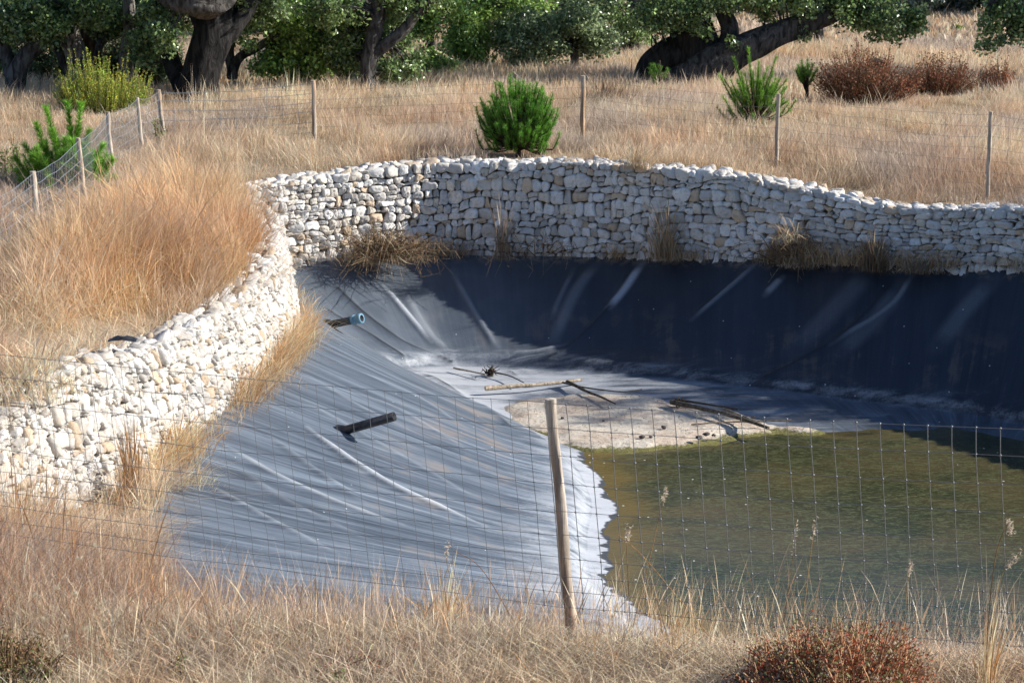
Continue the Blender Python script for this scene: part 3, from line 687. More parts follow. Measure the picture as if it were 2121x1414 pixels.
def field_grass(name, label, n, box, margin, hr, wr, weights, segs=3, f=1.0, s=.28, headp=.25):
    P, d = sample(n, *box, margin); k, c = clumped(P, f, .28, 5); P = P[k]; c = c[k]; m = len(P)
    h = rng.uniform(*hr, m) * (.3 + 1.35 * c) * np.where(rng.random(m) < .06, 1.6, 1)
    lay = rng.normal(0, .7, (m, 2)) * (rng.random((m, 1)) < .28)
    if box[1] < 0:
        fl_ = smooth((24.5 - P[:, 1]) / 2.5) * smooth((fbm(P[:, 0] * .8 + 60, P[:, 1] * .8 + 2, 95, 3) - .38) / .1); lay = lay + rng.normal(0, .8, (m, 2)) * fl_[:, None]; h = h * (1 - .35 * fl_)
        g = smooth((fbm(P[:, 0] * .55 + 3, P[:, 1] * .4 + 8, 88, 3) - .42) / .12) * smooth((P[:, 1] - 22) / 3) * smooth((P[:, 0] + 6.6) / .8); h = h * (1 + .75 * g)
    for (px_, py_, pr_) in CLEAR: h *= 1 - .75 * np.exp(-(((P[:, 0] - px_) / pr_) ** 2 + ((P[:, 1] - py_ + pr_ * .8) / (pr_ * 1.5)) ** 2)); w = rng.uniform(*wr, m)
    mb = MB(); blades(mb, P, h, w, wind(m, P, .06, s * .8) + lay, grass_colors(P, weights) * rng.choice((.65, .9, 1.05, 1.3), m)[:, None] * (.68 + .7 * fbm(P[:, 0] * .7 + 20, P[:, 1] * .35 + 6, 91)[:, None]) * (1 if box[1] > 0 else (1 - g[:, None] * (1 - np.array((1.02, .84, .52))))), segs, (rng.random(m) < headp) * 1.0, tipcol=np.array((.70, .58, .48)))
    o = mb.build(name, M_GRASS); tag(o, label, 'dry grass', kind='stuff'); return o
field_grass('dry_grass', 'tall straw coloured grass behind the far stone wall', 400000, (-16, 16, 30, 47), 2.5, (.16, .46), (.0032, .0062), (3, 3, 1.6, 3, 1.5, 2), 3, .9, .4)
field_grass('dry_grass', 'straw coloured field under and beyond the oaks', 230000, (-22, 22, 47, 66), 3, (.15, .40), (.006, .011), (3, 3, 2, 2, 1, 3), 2, .5)
field_grass('dry_grass', 'far pale brown field beyond the oaks at the right', 110000, (-8, 36, 66, 108), 5, (.15, .36), (.025, .05), (1.5, 2, 1.6, 4.5, 3, 1.2), 2, .3)
field_grass('dry_grass', 'orange brown grass on the bank left of the pond', 300000, (-13, -3.3, 15, 34), 2.2, (.2, .55), (.003, .006), (2.2, 3.5, 2.6, 2, 1.2, 1.6), 3, 1.1, .4)
# foreground bank: several layers
M_NEARGRASS = plant_mat('near_dry_grass', .2, .7, .2)
def foreground():
    mb = MB()
    P, d = sample(620000, -6.5, 6.5, 9.6, 17.6, .8)
    x, y = P[:, 0], P[:, 1]
    c = fbm(x * 1.1 + 33, y * 1.1 + 21, 9, 4); left = smooth((-2.5 - x) / 1.4)
    dens = np.clip((c - .36) * 3.4, .04, 1) * (1 - .45 * smooth((11.6 - y) / 1.0)) * np.where(d < 1.3, .22 + .6 * left, 1)
    k = rng.random(len(P)) < dens; P, d, c, left = P[k], d[k], c[k], left[k]; m = len(P)
    h = rng.uniform(.06, .28, m) * (.35 + 1.3 * c) * (1 + 1.35 * left) * (1 - .45 * smooth((P[:, 0] - .3) / 1.0)) * np.where(rng.random(m) < .035, 2.1, 1); h *= np.where(d < .8, .8, 1)
    h *= 1 - .35 * smooth((11.8 - P[:, 1]) / .8)
    blades(mb, P, h, rng.uniform(.0012, .0026, m), wind(m, P, .10, .45) + rng.normal(0, .75, (m, 2)) * (rng.random((m, 1)) < .5), grass_colors(P, (1.6, 2.6, 1.2, 4.6, 3.2, 1.6)) * np.array((.94, .87, .86)) * rng.choice((.5, .75, 1.0, 1.35), m)[:, None] * (.5 + .75 * fbm(P[:, 0] * .9, P[:, 1] * 1.4 + 60, 37)[:, None]), 3, (rng.random(m) < .10) * 1.0, 1.25, np.array((.68, .57, .48)))
    # thin tall stems standing clear of the rest
    P, d = sample(5200, -5, 5, 11.3, 15.8, .6); m = len(P); h = rng.uniform(.28, .72, m) * np.where(d < 1.5, 1, .8); ln = rng.normal(0, .24, (m, 2)) + np.array((.07, 0))
    h *= np.where(P[:, 0] > .3, 1.15, 1.0); blades(mb, P, h, rng.uniform(.0018, .0032, m), ln, grass_colors(P, (2, 3, 3, 2, 2, 1.5)) * rng.choice((.6, 1, 1.25), m)[:, None], 3, (rng.random(m) < .4) * 1.2, 1.6, np.array((.62, .50, .36)))
    # branching dead weeds
    P, d = sample(9000, -5.5, 4, 11.2, 16.2, .5); keep = rng.random(len(P)) < (.22 + .78 * smooth((-1.6 - P[:, 0]) / 1.5)) * np.where(P[:, 0] > .6, .4, 1); P = P[keep]; m = len(P)
    lf_ = smooth((-2.2 - P[:, 0]) / 1.2); h = rng.uniform(.16, .42, m) * (1 + .7 * lf_); lean = rng.normal(0, .3, (m, 2)); cc = np.array([(.30, .19, .12), (.42, .22, .10), (.24, .19, .16), (.46, .36, .28), (.36, .15, .07)])[rng.integers(0, 5, m)]
    blades(mb, P, h, rng.uniform(.0022, .0036, m), lean, cc, 3, None, 1.2)
    for _k in range(10):
        t = rng.uniform(.3, .98, m); Q = P.copy(); Q[:, :2] += lean * (h * t ** 1.2)[:, None]; Q[:, 2] += h * t * .97
        blades(mb, Q, h * rng.uniform(.12, .34, m), rng.uniform(.0016, .003, m), lean + rng.normal(0, .9, (m, 2)), cc * rng.uniform(.8, 1.5, (m, 1)), 2, None, 1.0)
    # flattened litter
    P, d = sample(110000, -6, 6, 9.6, 14.5, .8); m = len(P); P[:, 2] += rng.uniform(.0, .06, m)
    a = rng.uniform(0, 6.28, m); ln = np.stack((np.cos(a), np.sin(a)), 1) * rng.uniform(1.0, 1.7, (m, 1))
    blades(mb, P, rng.uniform(.08, .26, m), rng.uniform(.002, .0045, m), ln, grass_colors(P, (1.8, 1.4, .3, 7, 2.4, 3)) * np.array((.95, .92, .92)) * rng.choice((.6, 1, 1.3), m)[:, None], 3, None, 1.0)
    o = mb.build('dry_grass', M_NEARGRASS); tag(o, 'tangled dry grass on the near bank around the fence post', 'dry grass', kind='stuff')
foreground()
def wall_foot():
    """orange grass hanging over the liner along the foot of the left wall"""
    Q = crom(np.array([(p[0], p[1], p[2]) for p in lp[4:]]), 40)[:, :3]; mb = MB(); n = 9000
    k = rng.integers(0, len(Q) - 1, n); P = Q[k] + (Q[k + 1] - Q[k]) * rng.random((n, 1)); c = fbm(P[:, 1] * .9, P[:, 1] * 0, 15)
    keep = rng.random(n) < np.clip((c - .33) * 3, .12, 1) * np.interp(P[:, 1], (20, 22, 24, 30, 33), (1, .6, 1, 1, .4)); P = P[keep]; c = c[keep]; n = len(P)
    P[:, 0] += np.abs(rng.normal(.06, .13, n)) + .02; P[:, 2] = -1.17 - .25 * np.clip(P[:, 0] - np.interp(P[:, 1], Q[:, 1], Q[:, 0]), 0, 1)
    h = rng.uniform(.12, .5, n) * (.4 + 1.1 * c); lean = np.stack((rng.normal(.42, .5, n), rng.normal(-.1, .5, n)), 1)
    blades(mb, P, h, rng.uniform(.004, .008, n), lean, grass_colors(P, (3, 3, 3, 1, .8, 1.5)), 3, (rng.random(n) < .2) * 1.0)
    tag(mb.build('dry_grass', M_GRASS), 'golden grass leaning over the liner along the foot of the sunlit left wall', 'dry grass', kind='stuff')
    # sparse brown growth along the foot of the far wall
    Q = crom(np.array([(p[0], p[1], p[2]) for p in bp[:13]]), 40)[:, :3]; mb = MB(); n = 7000
    k = rng.integers(0, len(Q) - 1, n); P = Q[k] + (Q[k + 1] - Q[k]) * rng.random((n, 1)); c = fbm(P[:, 0] * .8 + 3, P[:, 0] * 0, 19)
    keep = rng.random(n) < np.clip((c - .4) * 3.5, .07, 1); P = P[keep]; c = c[keep]; n = len(P)
    P[:, 1] -= np.abs(rng.normal(.08, .1, n)) + .03; P[:, 2] += rng.uniform(.05, .1, n)
    h = rng.uniform(.12, .42, n) * (.5 + .8 * c); lean = np.stack((rng.normal(0, .5, n), rng.uniform(-.9, .1, n)), 1)
    blades(mb, P, h, rng.uniform(.006, .011, n), lean, grass_colors(P, (1, 3, 1.5, 2, 3, 1)), 3, None)
    tag(mb.build('dry_grass', M_GRASS), 'thin brown grass along the foot of the shaded far wall', 'dry grass', kind='stuff')
wall_foot()

# ------------------------------------------------------------------ fences
def post_mesh(b, t, r, seed, ns=10):
    mb = MB(); n = 14; P = np.linspace(b, t, n); P[:, :2] += (np.stack((vnoise(np.arange(n) * .5, np.zeros(n), seed), vnoise(np.arange(n) * .5, np.zeros(n) + 9, seed)), 1) - .5) * r * .5
    c0 = np.array((.95, .9, .85)); c1 = np.array((.8, .56, .37)); t_ = np.repeat(np.linspace(0, 1, n), ns)
    k = smooth((vnoise(t_ * 3 + seed, np.tile(np.arange(ns), n) * .6, seed + 3) - .38) / .3)[:, None]
    k = 1 - (1 - k) * (.9 if seed in (8, 6) else .6 if seed == 4 else .25)
    col = c0 * k + c1 * (1 - k)
    tube(mb, P, np.linspace(r * 1.05, r * .95, n), ns, col, .22, seed, False)
    ring = mb.v[0].reshape(n, ns, 3)[-1]; c = ring.mean(0); a = np.arange(ns)
    mb.add(np.vstack((ring, c + (0, 0, .004))), np.stack((a, (a + 1) % ns, np.full(ns, ns)), 1), (1.05, 1, .95)); return mb
def wires(mb, A, B, rows, step, r, sag, knots=0, curve=.0, wob=.0, ns=4, hz=1.0):
    """woven wire between post points A and B (ground level), rows = heights"""
    A = np.asarray(A, float); B = np.asarray(B, float); L = np.linalg.norm(B - A); n = max(3, int(round(L / step))); t = np.linspace(0, 1, n + 1)
    base = A + (B - A) * t[:, None]; sg = sag * 4 * t * (1 - t); Z = []
    for k, h in enumerate(rows):
        P = base.copy(); P[:, 2] += h - sg * (.3 + .7 * h / max(rows)) + wob * (vnoise(t * L * 1.7 + k * 7.7, np.zeros(n + 1) + k, 5) - .5)
        P[:, :2] += (wob * .6 * (vnoise(t * L * 1.1, np.zeros(n + 1) + k * 3.1, 6) - .5))[:, None]
        Z.append(P); tube(mb, P, r * hz, ns, (.5, .5, .5), caps=False)
    Z = np.stack(Z)
    for i in range(n + 1):
        tube(mb, Z[:, i] + np.array((0, 0, 0)), r * .85, ns, (.5, .5, .5), caps=False)
    if knots:
        o = np.array([(1, 0, 0), (-1, 0, 0), (0, 1, 0), (0, -1, 0), (0, 0, 1), (0, 0, -1)]) * knots
        f = np.array([(0, 2, 4), (2, 1, 4), (1, 3, 4), (3, 0, 4), (2, 0, 5), (1, 2, 5), (3, 1, 5), (0, 3, 5)])
        C = Z[:, 1:-1].reshape(-1, 3); mb.add((C[:, None] + o[None]).reshape(-1, 3), (np.arange(len(C))[:, None, None] * 6 + f[None]).reshape(-1, 3))
# near fence
nb = W(1183, 1332, 12.35); ntp = W(1141, 826, 12.35); nb[2] = -.03
fn = root('wire_fence', (nb[0], nb[1], 0), 'near woven wire fence with one leaning timber post, in front of the water', 'wire fence')
nbb = nb - (ntp - nb) * .12; post_mesh(nbb, ntp, .036, 4, 12).build('post', M_POST, fn, sm=True)
rows = [.12, .22, .33, .45, .60, .76, .95, 1.13, 1.31, 1.475]
mb = MB(); F0 = np.array((-5.6, 14.6, .05)); F1 = np.array((nb[0] - .045, nb[1] - .04, .0)); F2 = np.array((4.2, 10.95, .13))
dlt = (ntp - nb) / 1.5
def shear(mb0, dx0):
    pass
wires(mb, F0, F1, rows, .125, .0019, .03, .0064, wob=.018)
wires(mb, F1, F2, rows, .142, .0031, .03, .0105, wob=.018, hz=.6)
for v in mb.v:                                                              # the netting leans with its post
    v[:, 0] += dlt[0] * np.clip(v[:, 2], 0, 2) * .95
mb.build('wire_mesh', M_WIRE, fn, sm=True)
# left fence
LPOST = [(-70, 430, 24.5, .042, 2), (66, 355, 27.5, .043, 3), (162, 286, 31, .036, 5), (222, 232, 35.0, .037, 7), (283, 202, 38, .037, 2), (328, 186, 39.5, .045, 8)]
tops = [W(u, v, y) for u, v, y, _, _ in LPOST]; gz = [float(G(t[0], t[1])) for t in tops]
fl = root('wire_fence', (tops[2][0], tops[2][1], gz[2]), 'galvanised wire fence on grey posts running back along the left bank', 'wire fence')
mb = MB()
for k, ((u, v, y, r, sd), t) in enumerate(zip(LPOST, tops)):
    b = t.copy(); b[2] = gz[k] - .25; b[0] += .09 if k else 0; post_mesh(b, t, r, sd).build('post', M_POST, fl, sm=True)
    if k:
        a = tops[k - 1].copy(); a[2] -= 1.2; c = t.copy(); c[2] -= 1.2
        wires(mb, a + (.03, -.05, 0), c + (.03, -.05, 0), [.05, .2, .36, .52, .70, .86, 1.02, 1.17], .12, .0038, .05, 0, wob=.03, ns=3)
a = tops[-1].copy(); a[2] -= 1.25; c = W(649, 167, 39.2); c[2] -= 1.25; wires(mb, a + (0, -.05, 0), c + (0, -.05, 0), [.05, .25, .45, .65, .83, 1.02, 1.2], .3, .0055, .06, 0, wob=.04, ns=3)
mb.build('wire_mesh', M_BRIGHTWIRE, fl, sm=True)
# back fence
BPOST = [(649, 167, 39.2, .043, 8), (1208, 157, 39.5, .045, 6), (1612, 195, 35.8, .036, 3), (2053, 231, 32.6, .034, 5), (2480, 262, 30.6, .036, 2)]
tb = [W(u, v, y) for u, v, y, _, _ in BPOST]; fb = root('wire_fence', (tb[1][0], tb[1][1], float(G(tb[1][0], tb[1][1]))), 'thin dark wire fence on widely spaced posts crossing the field behind the far wall', 'wire fence')
mb = MB(); prev = tops[-1]
for k, ((u, v, y, r, sd), t) in enumerate(zip(BPOST, tb)):
    b = t.copy(); b[2] = float(G(t[0], t[1])) - .25; post_mesh(b, t, r, sd).build('post', M_POST, fb, sm=True)
    a = prev.copy(); a[2] -= 1.25; c = t.copy(); c[2] -= 1.25
    if k: wires(mb, a + (0, -.05, 0), c + (0, -.05, 0), [.05, .25, .45, .65, .83, 1.02, 1.2], .3, .0036 if k == 0 else .0026, .06, 0, wob=.04, ns=3); prev = t
mb.build('wire_mesh', M_RUSTWIRE, fb, sm=True)

# ------------------------------------------------------------------ trees
OAK = np.array((3.3, 3.2, 2.7)) * np.array([(.045, .075, .03), (.06, .095, .04), (.035, .055, .025), (.085, .12, .05), (.10, .13, .075)])
HOLM = np.array((3.3, 3.2, 2.7)) * np.array([(.075, .10, .06), (.09, .12, .075), (.05, .075, .045), (.12, .145, .095), (.06, .08, .05)])
FRESH = np.array((3.3, 3.2, 2.7)) * np.array([(.08, .13, .035), (.10, .16, .045), (.06, .10, .03), (.13, .18, .06), (.05, .08, .03)])
def crown_clumps(mb, c, r, n, leaf, pal, per=38, cr=.32, twig=None):
    """leaf clumps through an ellipsoid, thinned by noise so gaps stay open"""
    c = np.asarray(c, float); r = np.asarray(r, float)
    d = rand_unit(n * 2) * (rng.random((n * 2, 1)) ** .45); Q = c + d * r
    k = fbm(Q[:, 0] * 1.1 + Q[:, 1] * .7 + 40, Q[:, 2] * 1.3 + 40, 51, 3) > .42; Q = Q[k][:n]; n = len(Q)
    per_ = np.repeat(Q, per, 0); m = len(per_)
    off = rand_unit(m) * (rng.random((m, 1)) ** .5) * cr * np.repeat(rng.uniform(.6, 1.25, (n, 1)), per, 0); off[:, 2] *= .75
    kk = np.repeat(rng.integers(0, len(pal), n), per); kk = np.where(rng.random(m) < .35, rng.integers(0, len(pal), m), kk)
    leaves(mb, per_ + off, leaf * rng.uniform(.7, 1.25, m), pal[kk] * rng.choice((.45, .8, 1.1, 1.5), m)[:, None] * np.repeat(rng.uniform(.7, 1.25, (n, 1)), per, 0), .3, .62)
    return Q
def limb(mb, px, Y, seed, ns=14, g=.3, col=(1, 1, 1)):
    if seed in (10, 12, 13, 80, 82): col = (.3, .3, .31)
    if seed == 11: col = (1.15, 1.1, 1.05); g = .65; ns = 26
    if seed in (30, 50): col = (2.6, 2.5, 2.4)  # lighter bark; on the leaning oak it stands in for sunlight
    if seed in (40, 42): col = (1.9, 1.35, 1.0)
    P = np.array([np.append(W(u, v, Y + dy), r * mpp(Y)) for u, v, dy, r in px]); C = crom(P, 7); tube(mb, C[:, :3], np.maximum(C[:, 3], .02), ns, col, g, seed); return C[:, :3]
def oak(name, label, Y, limbs, blobs, pal=OAK, leaf=.105, top=None, group='oak trees along the edge of the field', seed=1, per=38):
    """limbs: lists of (u, v, depth offset, radius px); blobs: (u, v, ru, rv, depth offset, depth radius m, clumps)"""
    u0, v0 = limbs[0][0][:2]; b = W(u0, v0, Y); b[2] = float(G(b[0], b[1]))
    t = root(name, b, label, 'tree', group); mb = MB()
    axes = []
    for k, l in enumerate(limbs):
        l = list(l)
        if k == 0:
            foot = PX(np.array((b[0], Y, b[2] - .15))); l = [(foot[0], foot[1], l[0][2], l[0][3] * 1.12)] + l
        axes.append(limb(mb, l, Y, seed * 10 + k))
    axes = np.concatenate(axes); axes = axes[axes[:, 2] > b[2] + .5]
    cb = MB(); m = mpp(Y)
    for (u, v, ru, rv, dy, dr, n) in blobs:
        Q = crown_clumps(cb, W(u, v, Y + dy), (ru * m, dr, rv * m), n, leaf, pal, per)
        for q_ in Q[::6]:                                                   # twigs into the clumps
            a = axes[np.argmin(((axes - q_) ** 2).sum(1) + rng.random(len(axes)) * .6)]; md = (a + q_) / 2 + rng.normal(0, .12, 3) + np.array((0, 0, .12)); C = crom(np.array((a, md, q_)), 4); tube(mb, C, np.linspace(.035, .008, len(C)), 5, (.8, .8, .8), caps=False)
    if top:
        for (x, y, z, rx, ry, rz, n) in top: crown_clumps(cb, (b[0] + x, b[1] + y, b[2] + z), (rx, ry, rz), n, .17, pal, 34, .55)
    mb.build('trunk', M_BARK, t, sm=True); cb.build('crown', M_LEAF, t); return t
TOP = [(0, .5, 5.2, 4.2, 3.6, 1.9, 120)]
oak('cork_oak', 'massive twisted dark oak with a pale burl, just behind the fence corner', 47,
    [[(408, 222, 0, 50), (410, 180, 0, 42), (424, 120, 0, 40), (440, 62, 0, 43), (430, 10, .1, 48), (395, -60, .1, 42), (372, -170, .1, 30)],
     [(325, -35, -.6, 30), (368, -8, -.8, 33), (415, 10, -.9, 30), (455, 4, -.7, 31), (490, -50, -.4, 26)],
     [(440, 95, 0, 27), (482, 58, 0, 21), (514, 8, .2, 18), (550, -70, .4, 13)], [(392, 200, .3, 24), (362, 150, .6, 17), (347, 90, .7, 16), (338, 10, .6, 14), (330, -90, .6, 11)]],
    [(300, 95, 35, 55, .8, .8, 50), (318, 30, 40, 40, .6, .8, 45), (500, -10, 60, 30, .5, .8, 45), (520, 60, 40, 40, 1, .6, 40), (560, 20, 50, 60, 1.0, .8, 60), (340, 60, 30, 50, -.9, .4, 24)], top=TOP, seed=1)
oak('cork_oak', 'slim dark oak with a low forked limb right of the twisted oak', 50,
    [[(483, 195, 0, 13), (482, 150, 0, 12), (497, 118, 0, 10), (530, 100, 0, 9), (570, 72, 0, 8), (610, 20, .2, 7)], [(482, 160, 0, 11), (476, 100, .2, 9), (500, 40, .4, 8), (520, -60, .5, 7)]],
    [(600, 70, 95, 80, .3, 1.2, 260), (640, 120, 60, 48, .2, .8, 110), (570, 130, 40, 30, -.2, .6, 50), (560, 20, 60, 40, 0, 1, 70), (700, 60, 40, 60, .6, .8, 70)], pal=FRESH, top=TOP, seed=2)
oak('cork_oak', 'leaning oak with grey bark painted sunlit behind the yellow green shrub', 48,
    [[(165, 172, 0, 24), (157, 110, 0, 21), (140, 62, 0, 23), (148, 0, 0, 23), (140, -90, 0, 18)], [(150, 150, .1, 16), (120, 90, .4, 14), (85, 30, .5, 12), (60, -50, .5, 9)]],
    [(70, 40, 80, 52, -.4, .9, 150), (200, 15, 60, 40, -.5, .8, 90), (110, 60, 28, 34, -.9, .4, 26)], top=TOP, seed=3)
oak('cork_oak', 'brown multi stemmed oak between two grey oaks on the left', 49.5,
    [[(188, 165, 0, 17), (180, 90, 0, 18), (182, 30, 0, 17), (192, -70, 0, 13)], [(200, 150, -.3, 7), (200, 120, -.4, 8), (210, 88, -.4, 8), (235, 70, -.3, 9), (262, 58, -.2, 9)], [(185, 85, 0, 14), (225, 65, 0, 13), (258, 45, .2, 12), (290, -30, .4, 10)]],
    [(235, 25, 60, 50, -.3, .9, 120), (130, 20, 50, 45, .8, .8, 70), (300, 60, 40, 60, -.2, .7, 70)], top=TOP, seed=4)
oak('cork_oak', 'short pale barked oak trunk right of the yellow green shrub', 48.5,
    [[(262, 172, 0, 14), (262, 112, 0, 13), (270, 62, 0, 12), (268, 20, 0, 11), (262, -60, 0, 10)]], [(290, 40, 45, 45, .5, .7, 60)], top=[(0, .5, 5.0, 3, 3, 1.8, 80)], seed=5)
oak('cork_oak', 'dark oak at the left edge with a limb arching right', 47.5,
    [[(26, 208, 0, 23), (36, 150, 0, 20), (58, 112, 0, 17), (98, 80, 0, 15), (135, 45, 0, 13), (160, -30, 0, 10)], [(30, 175, 0, 16), (12, 110, .2, 14), (-10, 40, .4, 12), (-20, -60, .4, 9)]],
    [(20, 40, 55, 45, .2, 1, 90), (5, 130, 18, 25, .5, .5, 20), (95, 25, 40, 35, -.2, .7, 40)], top=TOP, seed=6)
oak('cork_oak', 'dark oak with a limb curving up to the right above the grass, mid field', 49,
    [[(762, 172, 0, 15), (766, 122, 0, 16), (778, 62, 0, 15), (786, 0, 0, 14), (780, -90, 0, 11)], [(772, 112, 0, 13), (828, 70, 0, 12), (858, 34, 0, 11), (888, 2, 0, 11), (950, -50, .1, 9)]],
    [(715, 75, 50, 80, .8, .8, 150), (830, 125, 42, 50, .6, .6, 80), (850, -5, 90, 34, .4, .9, 90), (805, 60, 40, 55, .9, .5, 70), (690, 20, 60, 40, -.4, .8, 70)], top=TOP, seed=7)
oak('cork_oak', 'huge leaning oak with a low limb sweeping right over the field', 53,
    [[(1445, 172, 0, 52), (1440, 110, 0, 48), (1425, 50, 0, 42), (1408, 0, 0, 40), (1385, -80, 0, 32)],
     [(1395, 168, -.3, 30), (1465, 140, -.4, 38), (1535, 104, -.4, 33), (1600, 72, -.3, 27), (1660, 52, -.2, 23), (1730, 24, 0, 19), (1810, -20, .2, 15)],
     [(1322, 165, 0, 14), (1348, 130, 0, 27), (1392, 108, 0, 35), (1448, 108, 0, 40)], [(1500, 118, -.2, 22), (1510, 60, 0, 17), (1490, 0, .2, 15), (1480, -80, .3, 12)]],
    [(1370, 25, 60, 45, -.8, .8, 75), (1480, 30, 70, 45, -1.0, .7, 70), (1560, 15, 60, 45, -.6, .8, 70), (1660, 0, 70, 35, -.3, .8, 70), (1530, 70, 22, 45, -1.1, .4, 24), (1770, 20, 60, 45, -.4, .7, 75), (1850, 25, 60, 48, -.2, .7, 80), (1895, 40, 22, 35, 0, .4, 22), (1812, 62, 14, 24, -.2, .3, 8), (1850, 78, 8, 14, 0, .2, 3), (1660, 70, 14, 14, -.3, .3, 5)],
    top=[(2.5, .5, 4.6, 5.5, 3.2, 1.7, 150)], seed=8, leaf=.115)
oak('cork_oak', 'small dark trunked oak standing alone in the far field', 66,
    [[(1692, 108, 0, 16), (1691, 70, 0, 16), (1686, 30, 0, 18), (1676, -30, 0, 14)], [(1688, 48, 0, 12), (1715, 20, 0, 11), (1740, -30, .2, 8)]],
    [(1740, 10, 60, 38, 0, .8, 50), (1650, -5, 50, 30, .2, .8, 40), (1820, 35, 50, 30, 1, .8, 35)], top=TOP, seed=9)
oak('cork_oak', 'dark shaded oak between the grey green tree and the huge leaning oak', 63,
    [[(1306, 108, 0, 17), (1302, 70, 0, 15), (1310, 20, 0, 13), (1318, -60, 0, 11)]], [(1295, 35, 65, 50, -.3, .9, 130), (1340, 60, 20, 30, 0, .5, 18)], top=TOP, seed=10)
oak('holm_oak', 'bushy grey green tree branching down to the grass, mid field', 56, [[(1190, 130, .3, 9), (1190, 80, .3, 9), (1200, 20, .4, 8)]],
    [(1140, 84, 112, 55, 0, 1.1, 220), (1200, 50, 50, 50, -.3, .9, 80), (1080, 60, 60, 40, .5, .9, 60), (1240, 78, 45, 40, .2, .8, 55)], pal=HOLM, top=[(0, .3, 3.6, 2, 1.6, 1.2, 40)], seed=11)
oak('green_oak', 'fresh green bushy tree left of the grey green tree', 56.5, [[(968, 145, .3, 8), (965, 80, .3, 8), (960, 20, .4, 7)]],
    [(968, 92, 60, 60, 0, .9, 150), (950, 40, 60, 50, .2, .9, 80), (1060, 10, 90, 40, .8, .9, 90)], pal=FRESH, top=[(0, .3, 3.6, 2, 1.6, 1.2, 40)], seed=12)
oak('green_oak', 'light green bushy tree behind the curved limb of the mid field oak', 54, [[(895, 150, .3, 8), (893, 90, .3, 8), (888, 20, .4, 7)]],
    [(890, 85, 52, 72, 0, .9, 150), (920, 135, 48, 24, .2, .5, 50), (905, 20, 70, 40, 0, .9, 80)], pal=FRESH * .9, top=[(0, .3, 3.6, 2, 1.6, 1.2, 40)], seed=13)
# trees that close the view behind
BACKS = [(40, 70, 'dark oak far behind the left edge trunks'), (190, 66, 'dark oak far behind the brown stemmed oak'), (330, 72, 'dark oak far behind the gap left of the twisted oak'), (500, 74, 'dark oak far behind the slim forked oak'),
         (620, 64, 'round green oak behind the slim forked oak'), (760, 70, 'dark oak far behind the mid field oak'), (1010, 76, 'dull green oak far behind the two bushy green trees'), (1190, 80, 'dark oak far behind the grey green tree'), (1440, 84, 'dark oak far behind the huge leaning oak')]
for k, (u, Y, lab) in enumerate(BACKS):
    gp = PX(np.array((0, Y, float(G(0, Y)))))[1]
    oak('background_oak', lab, Y, [[(u, gp, 0, 11), (u + 5, gp - 40, 0, 10), (u - 6, gp - 100, 0, 9)]], [(u - 30, gp - 70, 90, 48, 0, 1.5, 110), (u + 50, gp - 60, 70, 45, .4, 1.3, 90), (u + 5, gp - 25, 75, 22, .8, 1, 40)],
        pal=OAK * .9 if k != 4 else FRESH, leaf=.14, top=[(0, .3, 4.6, 3.6, 2.5, 2.0, 90)], seed=20 + k, group='oaks standing far behind the front row', per=24)
FAR = [(1380, 'pale grey green'), (1560, 'dark green'), (1730, 'dull green'), (1870, 'bluish green'), (1965, 'dark bluish'), (2060, 'grey green'), (2160, 'dark rounded'), (2280, 'dull bluish')]
for k, (u, w_) in enumerate(FAR):
    Y = 84 + 3 * (k % 3); gp = PX(np.array((0, Y, float(G((u - 1060) / FPX * Y, Y)))))[1]
    nm = {1380: 'seen under the huge oak', 1560: 'seen through the gap of the huge oak', 1730: 'behind the small lone oak', 1870: 'at the far edge of the field', 1965: 'at the top of the far field', 2060: 'behind the hanging oak branch', 2160: 'beyond the right edge', 2280: 'farthest right of the field edge'}[u]
    oak('field_edge_tree', w_ + ' tree on the far treeline, ' + nm, Y, [[(u, gp, 0, 5), (u + 3, gp - 30, 0, 5), (u, gp - 70, 0, 4)]], [(u, gp - 30, 55, 34, 0, 2, 70), (u + 30, gp - 60, 60, 40, .5, 2, 70), (u - 30, gp - 80, 60, 40, .5, 2, 70)],
        pal=np.array([(.06, .085, .06), (.08, .11, .08), (.05, .07, .05)]), leaf=.22, top=[(0, 0, 5, 3.4, 2.5, 2.4, 60)], seed=40 + k, group='trees on the far treeline', per=22)
# oak whose outer branches hang into view at the top right
oak('cork_oak', 'oak at the right edge whose leafy branches hang into view', 52,
    [[(2480, 150, 0, 34), (2470, 80, 0, 32), (2440, 0, 0, 30), (2380, -60, 0, 26)], [(2440, 10, 0, 18), (2330, -50, 0, 15), (2200, -45, 0, 12), (2100, -25, 0, 8), (2050, 10, 0, 5)], [(2200, -45, 0, 8), (2140, 0, .1, 6), (2100, 55, .1, 4), (2095, 90, .1, 2)]],
    [(2062, 5, 26, 26, 0, .35, 24), (2050, 55, 16, 30, 0, .25, 12), (2040, 92, 14, 10, 0, .2, 5), (2105, 40, 24, 40, .2, .35, 34), (2110, 95, 16, 22, .1, .25, 12), (2150, 30, 40, 60, .3, .5, 45), (2080, 85, 10, 6, 0, .15, 3)], top=[(0, .5, 4.4, 3.4, 3.2, 1.6, 90)], seed=15, leaf=.115)
